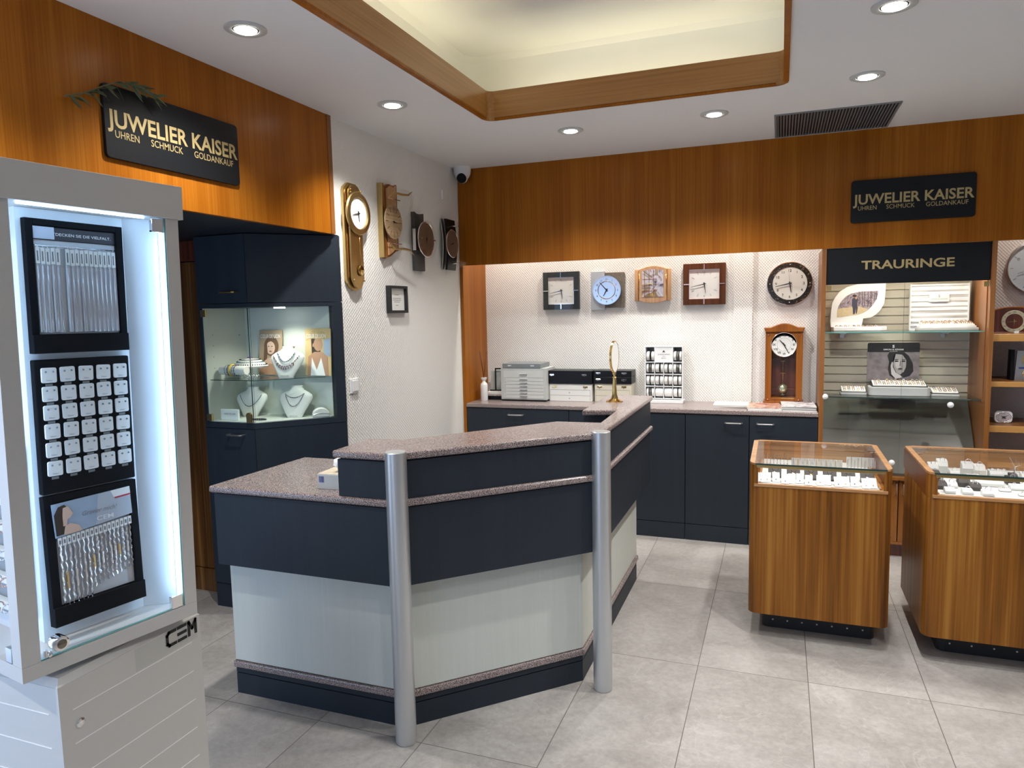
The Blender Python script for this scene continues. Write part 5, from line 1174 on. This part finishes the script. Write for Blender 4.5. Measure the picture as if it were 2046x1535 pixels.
# ---- right showcase with rings
t, ZD = showcase('larger wood veneer showcase with rings on blocks, cut by the right picture edge', .604, 3.415, .960, .630, .118, .850, (.085, .87, .14, .56), 9)
def ringblock(x, y, w_, d_, h, m_, label, ringm=silver, R=.010, nr=1, rz=.0):
    t = thing('ring_block', label, 'ring block', (x, y, ZD+.001), rz, 'ring blocks in the right showcase')
    obj('block', MB().prismx([(0, 0), (d_, 0), (d_, h), (d_*.3, h*.92), (0, h*.55)], -w_/2, w_/2), m_, t, bev=.003)
    for k in range(nr):
        xx = (k-(nr-1)/2)*w_/nr; o = obj('finger_ring', MB().torus((0, 0, 0), R, .0014, 'y', 20, 6).sphere((0, 0, R), .0026, 8), ringm, t, loc=(xx, d_*.35, h*.9+R*.55), rotz=.2)
W_, G_ = case_white, dark_grey
for a in [(.700, 3.462, .040, .045, .022, W_, 'front white ring block nearest the left corner of the right showcase'), (.765, 3.460, .040, .045, .022, W_, 'second white ring block along the front glass of the right showcase'),
          (.838, 3.455, .042, .045, .022, W_, 'third white ring block along the front glass, with a large plain ring', silver, .012), (.680, 3.535, .046, .06, .030, G_, 'dark ring block at the left front corner behind the white one'),
          (.812, 3.545, .044, .055, .028, G_, 'dark ring block in the middle of the left half, front one', silver, .009), (.782, 3.605, .046, .055, .036, G_, 'dark ring block just behind another dark one, middle left'),
          (.728, 3.575, .044, .055, .024, W_, 'white ring block between the two dark blocks'), (.735, 3.655, .050, .055, .034, W_, 'taller white ring block behind the small white one'),
          (.885, 3.640, .110, .06, .028, W_, 'wide white block carrying two rings', silver, .010, 2), (.925, 3.560, .044, .030, .012, W_, 'flat white card with three small pieces near the front', silver, .004, 3),
          (.985, 3.600, .060, .05, .020, W_, 'white block near the right picture edge', silver, .008, 2), (.990, 3.700, .050, .05, .036, G_, 'dark block near the right picture edge', silver, .009), (.985, 3.492, .055, .03, .010, W_, 'low white piece at the front right', silver, .005, 2),
          (1.055, 3.480, .05, .04, .02, W_, 'white ring block at the very edge of the picture'), (.682, 3.69, .045, .05, .045, G_, 'dark block at the left rear corner'),
          (.700, 3.83, .045, .05, .055, W_, 'white stand at the far left of the rear row', silver, .009), (.745, 3.87, .045, .05, .066, W_, 'tall white stand with a ring, second in the rear row', silver, .010),
          (.790, 3.83, .040, .05, .025, W_, 'low white block third in the rear row', silver, .010), (.850, 3.86, .050, .05, .060, W_, 'tall white stand with a large ring in the rear row', silver, .014), (.893, 3.84, .046, .05, .055, W_, 'medium white stand right of the tallest one', silver, .013),
          (.855, 3.77, .050, .04, .020, W_, 'low white block before the tall stands', silver, .010), (.965, 3.83, .070, .05, .034, W_, 'wide white stand with three rings in the rear row', silver, .008, 3), (1.03, 3.84, .03, .05, .020, G_, 'small dark block in the rear row', silver, .006), (1.075, 3.80, .055, .05, .036, W_, 'white stand holding hanging pieces at the rear right', silver, .008, 2)]:
    ringblock(*a[:6], a[6], *(a[7:]))
b = MB()
for k in range(5): b.tube([(1.03+k*.012, 3.93, ZD+.085-.004*k), (1.045+k*.008, 3.92, ZD+.05), (1.05, 3.92, ZD+.04)], .0012, 5)
b.tube([(1.05, 3.92, ZD), (1.05, 3.92, ZD+.045)], .003, 6)
tag(obj('necklace_spray', b, silver), 'fan of silver chains standing at the rear right of the right showcase', 'necklace')
# ================================================================ white rotating jewellery tower in the left foreground
TA, TZ = Vector((-1.500, .978, 0)), .80
_z = Vector((.013, .010, 1)).normalized(); _x = Vector((.1697, .9855, 0)); _x = (_x-_z*_x.dot(_z)).normalized(); _y = _z.cross(_x)
HM = Matrix(((_x.x, _y.x, _z.x, TA.x), (_x.y, _y.y, _z.y, TA.y), (_x.z, _y.z, _z.z, TZ), (0, 0, 0, 1)))
tw = thing('display_tower', 'tall white jewellery display tower with a cool lit glass head turned on its grooved base', 'display tower', (-1.475, 1.033, 0))
tw_inv = Matrix.Translation((1.475, -1.033, 0))
def hp(name, b, m_, parent=None, bev=0):
    o = obj(name, b.xf(tw_inv @ HM), m_, parent or tw, bev=bev); return o
BW = .41
# base cabinet: local x = -depth .. 0, y = 0 .. width
prof = [(0, 0), (BW, 0), (BW, .765), (BW-.012, .777), (.012, .777), (0, .765)]
b = MB(); b.box(-BW, 0, 0, BW, 0, .765)
q = [(-BW, 0), (0, 0), (0, BW), (-BW, BW)]; q2 = [(-BW+.014, .014), (-.014, .014), (-.014, BW-.014), (-BW+.014, BW-.014)]
A = [b.bm.verts.new((x, y, .7655)) for x, y in q]; B_ = [b.bm.verts.new((x, y, .780)) for x, y in q2]
for i in range(4): b._f([A[i], A[(i+1) % 4], B_[(i+1) % 4], B_[i]], 0)
b._f(B_, 0)
bc = obj('base_cabinet', b, white_lam, tw, bev=0)
gv = mat('groove_light', (.95, .94, .92), .5)
b = MB()
z = .700
while z > .05:
    b.box(0, .0012, .030, BW-.033, z-.001, z+.001); b.box(-BW+.03, -.033, -.0012, 0, z-.001, z+.001); z -= .0805
obj('grooves', b, gv, bc)
obj('lock', MB().lathe([(.0, .006), (.008, .006), (.011, .004), (.012, 0)][::-1], (0, 0, 0), 'x', 24).xf(Matrix.Translation((0, .045, .663)) @ Matrix.Rotation(0, 4, 'Z')), chrome, bc)
pl_ = obj('clear_plate', MB().box(.0002, .0012, .20, BW-.012, .705, .762), acryl, bc)
lg = MB()
def stroke(pts, w_): 
    for (y0, z0), (y1, z1) in zip(pts, pts[1:]):
        d = Vector((y1-y0, z1-z0)).normalized()*w_/2; n = Vector((-d.y, d.x))
        lg.prismx([(y0-d.x+n.x, z0-d.y+n.y), (y0-d.x-n.x, z0-d.y-n.y), (y1+d.x-n.x, z1+d.y-n.y), (y1+d.x+n.x, z1+d.y+n.y)], .0013, .0022)
y0, zb0, hh, sw = .298, .724, .034, .0078
stroke([(y0+.026, zb0+hh), (y0+.006, zb0+hh)], sw); stroke([(y0+.006, zb0+hh), (y0, zb0+hh-.006), (y0, zb0+.006), (y0+.006, zb0)], sw); stroke([(y0+.006, zb0), (y0+.026, zb0)], sw)
for k in range(3): stroke([(y0+.037, zb0+k*hh/2), (y0+.060, zb0+k*hh/2)], sw)
stroke([(y0+.072, zb0), (y0+.072, zb0+hh), (y0+.083, zb0+hh*.45), (y0+.095, zb0+hh), (y0+.095, zb0)], sw)
obj('emblem', lg, ink, bc)
obj('turntable', MB().lathe([(.14, .7802), (.14, .7990), (0, .7990)], (-BW/2, BW/2, 0), 'z', 40), light_grey, tw)
# head
S_ = .42; RIM = .034; CAP = 1.022
hp('bottom_rim', MB().box(0, S_, 0, S_, 0, RIM), white_lam)
hp('cap', MB().box(-.008, S_+.010, -.008, S_+.008, CAP, 1.103), white_lam, bev=.001)
for nm, (a, c, d, e) in {'front_left': (0, .038, 0, .038), 'front_right': (.386, S_, 0, .034), 'back_left': (0, .038, S_-.038, S_), 'back_right': (.386, S_, S_-.034, S_)}.items():
    hp('stile', MB().box(a, c, d, e, RIM+.0005, CAP-.0005), white_lam)
hp('rear_panel', MB().box(.0385, .3855, S_-.012, S_-.006, RIM+.0005, CAP-.0005), white_paint)
hp('side_panel', MB().box(S_-.012, S_-.006, .0345, S_-.0345, RIM+.0005, CAP-.0005), white_paint)
wl = mat('tower_white', (.72,.76,.80), .5)
hp('core', MB().box(.090, .330, .090, .330, RIM+.0005, CAP-.0005), wl)
hp('side_reflector', MB().prism([(.3305, .090), (.3305, .094), (.392, .040), (.389, .0345)], RIM+.0005, CAP-.0005), wl)
gd = hp('glass_door', MB().box(.0385, .3855, .003, .008, RIM+.001, CAP-.001), glass_t)
hp('edge', MB().box(.3835, .3855, .0025, .0085, RIM+.001, CAP-.001).box(.0385, .3855, .0025, .0085, RIM+.001, RIM+.003), glass_edge, gd)
for z in (RIM+.002, CAP-.036): hp('hinge', MB().box(.350, .380, .0, .012, z, z+.032), chrome, gd, bev=.001)
lk = MB().lathe([(0, .026), (.010, .026), (.0165, .024), (.0175, .020), (.0175, 0)][::-1], (.072, .003, .066), 'y', 32); hp('lock', lk, chrome, gd)
kh = MB().lathe([(0, .0275), (.010, .0262), (.0105, .026)][::-1], (.072, .003, .066), 'y', 24); kh.box(.064, .080, -.0255, -.0245, .0645, .0675); hp('key_hole', kh, mat('dark_steel', (.25,.22,.18), .3, metal=1), gd)
hp('key_bolt', MB().sphere((.056, -.001, .044), .006, 12, sz=1.3).cyl((.048, .0, .040), (.048, .0, .056), .004, 12), chrome, gd)
sd = hp('side_glass', MB().box(.003, .008, .0385, S_-.0385, RIM+.001, CAP-.001), glass_t)
for z in (RIM+.002, CAP-.036): hp('hinge', MB().box(.0, .012, .042, .066, z, z+.032), satin, sd)
hp('led_strip', MB().box(.3765, .3835, .0145, .0165, RIM+.03, CAP-.035), led_blue)
hp('led_strip', MB().box(.040, .044, .0145, .0155, RIM+.02, CAP-.02), led_blue)
hp('led_strip', MB().box(.06, .34, .0145, .0185, CAP-.0045, CAP-.001), led_blue)
hp('led_strip', MB().box(.0135, .0155, .040, .044, RIM+.02, CAP-.02), led_blue)
def hthing(name, label, cat, loc, group=None, tilt=0, ry=0):
    t = thing(name, label, cat, (0, 0, 0), 0, group); t.matrix_world = HM @ Matrix.Translation(loc) @ Matrix.Rotation(tilt, 4, 'X'); return t
def tray(label, s0, z0, W, H, tilt=0, d=.070):
    t = hthing('jewellery_tray', label, 'tray', (s0, d, z0), tilt=tilt)
    return t
deep = mat('tray_black', (.003,.004,.006), .7, spec=.08)
pale = mat('tray_paper', (.55,.58,.62), .6)
# --- tray 1: pouches with chains
T1 = (.100, .070, .700); W, H = .217, .298
t = tray('uppermost black tray in the tower, holding a row of hanging chain pouches', T1[0], T1[2], W, H)
b = MB(); b.box(0, .016, 0, .018, 0, H); b.box(W-.016, W, 0, .018, 0, H); b.box(.016, W-.016, 0, .018, H-.014, H); b.box(0, W, -.004, -.0002, 0, .042); b.box(.016, W-.016, .010, .018, 0, H-.014)
obj('frame', b, deep, t, bev=.001)
obj('backing_card', MB().box(.0165, W-.0165, .0085, .0098, .043, H-.045), pale, t)
hd = obj('header', MB().box(.0165, W-.0165, .006, .0098, H-.044, H-.016), mat('header_dark', (.035,.04,.05), .4), t)
txt('lettering', hd, white_txt, 'ENTDECKEN SIE DIE VIELFALT.', .045, H-.034, .0065, .145, y=.0055)
obj('tape', MB().box(.0168, .062, .0042, .0049, H-.043, H-.016), mat('tape', (.45,.50,.60), .5), hd)
obj('hook_rail', MB().cyl((.018, .004, H-.058), (W-.018, .004, H-.058), .0012, 8), silver, t)
obj('acrylic_front', MB().box(.017, W-.017, -.0015, -.0005, H-.105, H-.047), acryl, t)
pouch = None; film = mat('pouch_film', (.52,.55,.60), .25)
for i in range(17):
    if i == 5: continue
    if pouch is None:
        t = hthing('chain_pouch', 'x', 'pouch', (0, 0, 0), 'chain pouches in the upper tray'); pouch = t
        obj('label_tag', MB().box(-.0045, .0045, -.0030, -.0022, -.040, -.004), white_card, t)
        obj('printed_code', MB().box(-.002, .001, -.0033, -.0031, -.034, -.012), ink_g, t)
        obj('hook', MB().torus((0, -.001, -.001), .003, .0006, 'x', 12, 5), silver, t)
        obj('sleeve', MB().prism([(-.0048, -.0005), (-.002, -.0028), (.002, -.0015), (.0048, -.0026), (.0048, .0002), (-.0048, .0006)], -.192, -.0405), film, t)
        obj('chain', MB().tube([(-.002, -.0034, -.044), (-.001, -.0034, -.12), (.001, -.0034, -.188), (.0015, -.0034, -.11), (.002, -.0034, -.044)], .0006, 5), silver, t)
        o = t
    else: o = dup(pouch, (0, 0, 0), group='chain pouches in the upper tray')
    o.matrix_world = HM @ Matrix.Translation((T1[0]+.0235+i*.0106, T1[1]+.0055, T1[2]+H-.058-(.0004*(i*7 % 5)))) @ Matrix.Rotation(rnd.uniform(-.01, .01), 4, 'Y')
    o['label'] = 'chain pouch with white tag, %s from the left in the uppermost tower tray' % ORD[i if i < 5 else i-1]
# --- tray 2: earring cards
T2 = (.0985, .070, .380); H = .306
t = tray('middle black tray in the tower, covered with white earring cards', T2[0], T2[2], W, H)
obj('frame', MB().box(0, W, 0, .018, 0, H), deep, t, bev=.003)
proto_e = None
for r in range(6):
    for c in range(5):
        x, z = T2[0]+.012+.0408*c, T2[2]+H-.052-.0425*r
        if proto_e is None:
            t = hthing('earring_card', 'x', 'earring card', (0, 0, 0), 'earring cards in the middle tray'); proto_e = t
            obj('card', MB().prismy(rrect(0, .0325, 0, .034, .004, 3), -.0045, -.0005), white_card, t, bev=.0006)
            for xx in (.0085, .024): obj('earring', MB().sphere((xx, -.0062, .025), .0023, 10), mid_grey, t)
            txt('lettering', t, ink_g, 'Silber', .016, .004, .0035, .013, y=-.0047, align='C')
            obj('price_tag', MB().box(.009, .024, -.0015, -.0004, -.0078, -.0025), mid_grey, t)
            o = t
        else: o = dup(proto_e, (0, 0, 0), group='earring cards in the middle tray')
        o.matrix_world = HM @ Matrix.Translation((x, T2[1], z)) @ Matrix.Rotation(rnd.uniform(-.03, .03), 4, 'Y')
        if proto_e is not o and (r*5+c) % 3 == 1:
            for ch in o.children:
                if ch.name.startswith('earring'): ch.scale = (1, 1, 1)
        o['label'] = 'white earring card, %s row from the top, %s from the left' % (ORD[r], ORD[c])
# --- tray 3: engraved bracelets
T3 = (.0975, .056, .074); H = .302; TI = math.radians(-2.5)
t = tray('lowest black tray in the tower with blue print header and hanging bracelets', T3[0], T3[2], W, H, tilt=TI, d=T3[1])
b = MB(); b.box(0, .020, 0, .018, 0, H); b.box(W-.018, W, 0, .018, 0, H); b.box(.020, W-.018, 0, .018, H-.016, H); b.box(0, W, -.006, -.0002, 0, .044); b.box(.020, W-.018, .012, .018, 0, H-.016)
obj('frame', b, deep, t, bev=.001)
obj('backing_card', MB().box(.0205, W-.0185, .0095, .0115, .045, H-.03), pale, t)
hd = thing('header_print', 'blue printed header card with a dark-haired woman on the lowest tower tray', 'card', (0, 0, 0))
hd.matrix_world = HM @ Matrix.Translation((T3[0], T3[1], T3[2])) @ Matrix.Rotation(TI, 4, 'X')
c3 = obj('card', MB().prismy([(.018, H-.098), (.200, H-.082), (.198, H-.014), (.014, H-.020)], -.0025, -.0012), sky_p, hd)
for i, (m_, poly) in enumerate([(mat('print_sky_pale', (.45,.50,.58), .6), [(.11, H-.09), (.200, H-.082), (.198, H-.014), (.12, H-.018)]), (white_card, [(.150, H-.016), (.198, H-.014), (.199, H-.036), (.158, H-.034)]), (mat('print_red', (.45,.03,.06), .5), [(.158, H-.033), (.199, H-.031), (.199, H-.035), (.160, H-.037)]),
      (hair, [(.020, H-.094), (.018, H-.045), (.028, H-.028), (.042, H-.025), (.050, H-.035), (.042, H-.055), (.040, H-.092)]), (skin_l, [(.036, H-.095), (.040, H-.075), (.052, H-.070), (.070, H-.078), (.078, H-.094)]), (skin_l, [(.038, H-.032), (.050, H-.030), (.056, H-.042), (.060, H-.048), (.054, H-.056), (.046, H-.060), (.044, H-.074), (.036, H-.074), (.036, H-.05)])]):
    obj('printed_shape', MB().prismy(poly, -.0028-.0002*i, -.0026-.0002*i), m_, c3)
txt('lettering', c3, ink_g, 'Gravier mich!', .078, H-.060, .011, .082, y=-.0045, shear=.25)
txt('lettering', c3, white_txt, 'CEM', .112, H-.080, .011, .040, y=-.0045, bold=.01)
proto_b = None
for i in range(17):
    ln = .170 if i < 7 else .125-.002*(i-7)
    key = 'long' if i < 7 else 'short'
    t = hthing('bracelet', '%s silver bracelet with white tag, %s from the left in the lowest tower tray' % ('long' if i < 7 else 'shorter', ORD[i]), 'bracelet', (0, 0, 0), 'bracelets in the lowest tray')
    t.matrix_world = HM @ Matrix.Translation((T3[0]+.028+i*.0104, T3[1], T3[2])) @ Matrix.Rotation(TI, 4, 'X') @ Matrix.Translation((0, .0092, H-.100+i*.0007))
    obj('tag', MB().box(-.0042, .0042, -.0080, -.0074, -.020, .0), white_card, t); obj('printed_code', MB().box(-.002, .002, -.0083, -.0081, -.015, -.006), ink_g, t)
    pts = [(.0012*math.sin(k*1.7+i), -.0055+.001*math.sin(k*2.3), -.018-ln*k/24) for k in range(25)]
    b = MB(); b.tube(pts, [.0016+.0009*(k % 2) for k in range(25)], 6)
    if i % 3 != 1: b.tube([(p[0]+.0032, p[1], p[2]) for p in pts[1:20]], [.0011+.0006*(k % 2) for k in range(19)], 5)
    obj('chain', b, silver, t)
    if i % 2 or i in (8, 12): obj('plate', MB().box(-.002, .0022, -.0085, -.0045, -.018-ln*.62, -.018-ln*.38), [silver, gold, chrome][i % 3], t, bev=.0006)
# --- trays seen through the left glass
t = thing('ring_tray', 'dark grey tray with white ring rolls seen through the left side glass of the tower', 'ring tray'); t.matrix_world = HM @ Matrix.Translation((.070, .110, .09)) 
obj('backing', MB().box(0, .018, 0, .215, 0, .40), mid_grey, t)
for k in range(6):
    obj('roll', MB().prism(rrect(-.022, -.0002, .006, .209, .008, 3), .022+k*.062, .040+k*.062), white_matte, t, bev=.004)
for k in range(6):
    for q_ in range(4):
        o = obj('finger_ring', MB().torus((0, 0, 0), .0095, .0018, 'y', 18, 6).sphere((-.004, 0, .0085), .003, 8), rose if (k+q_) % 2 else silver)
        o.matrix_world = HM @ Matrix.Translation((.070-.0335, .110+.022+q_*.034, .09+.036+k*.062))
        tag(o, 'ring on the %s white roll from below, %s from the front, tower side tray' % (ORD[k], ORD[q_]), 'ring', 'rings on the side tray of the tower')
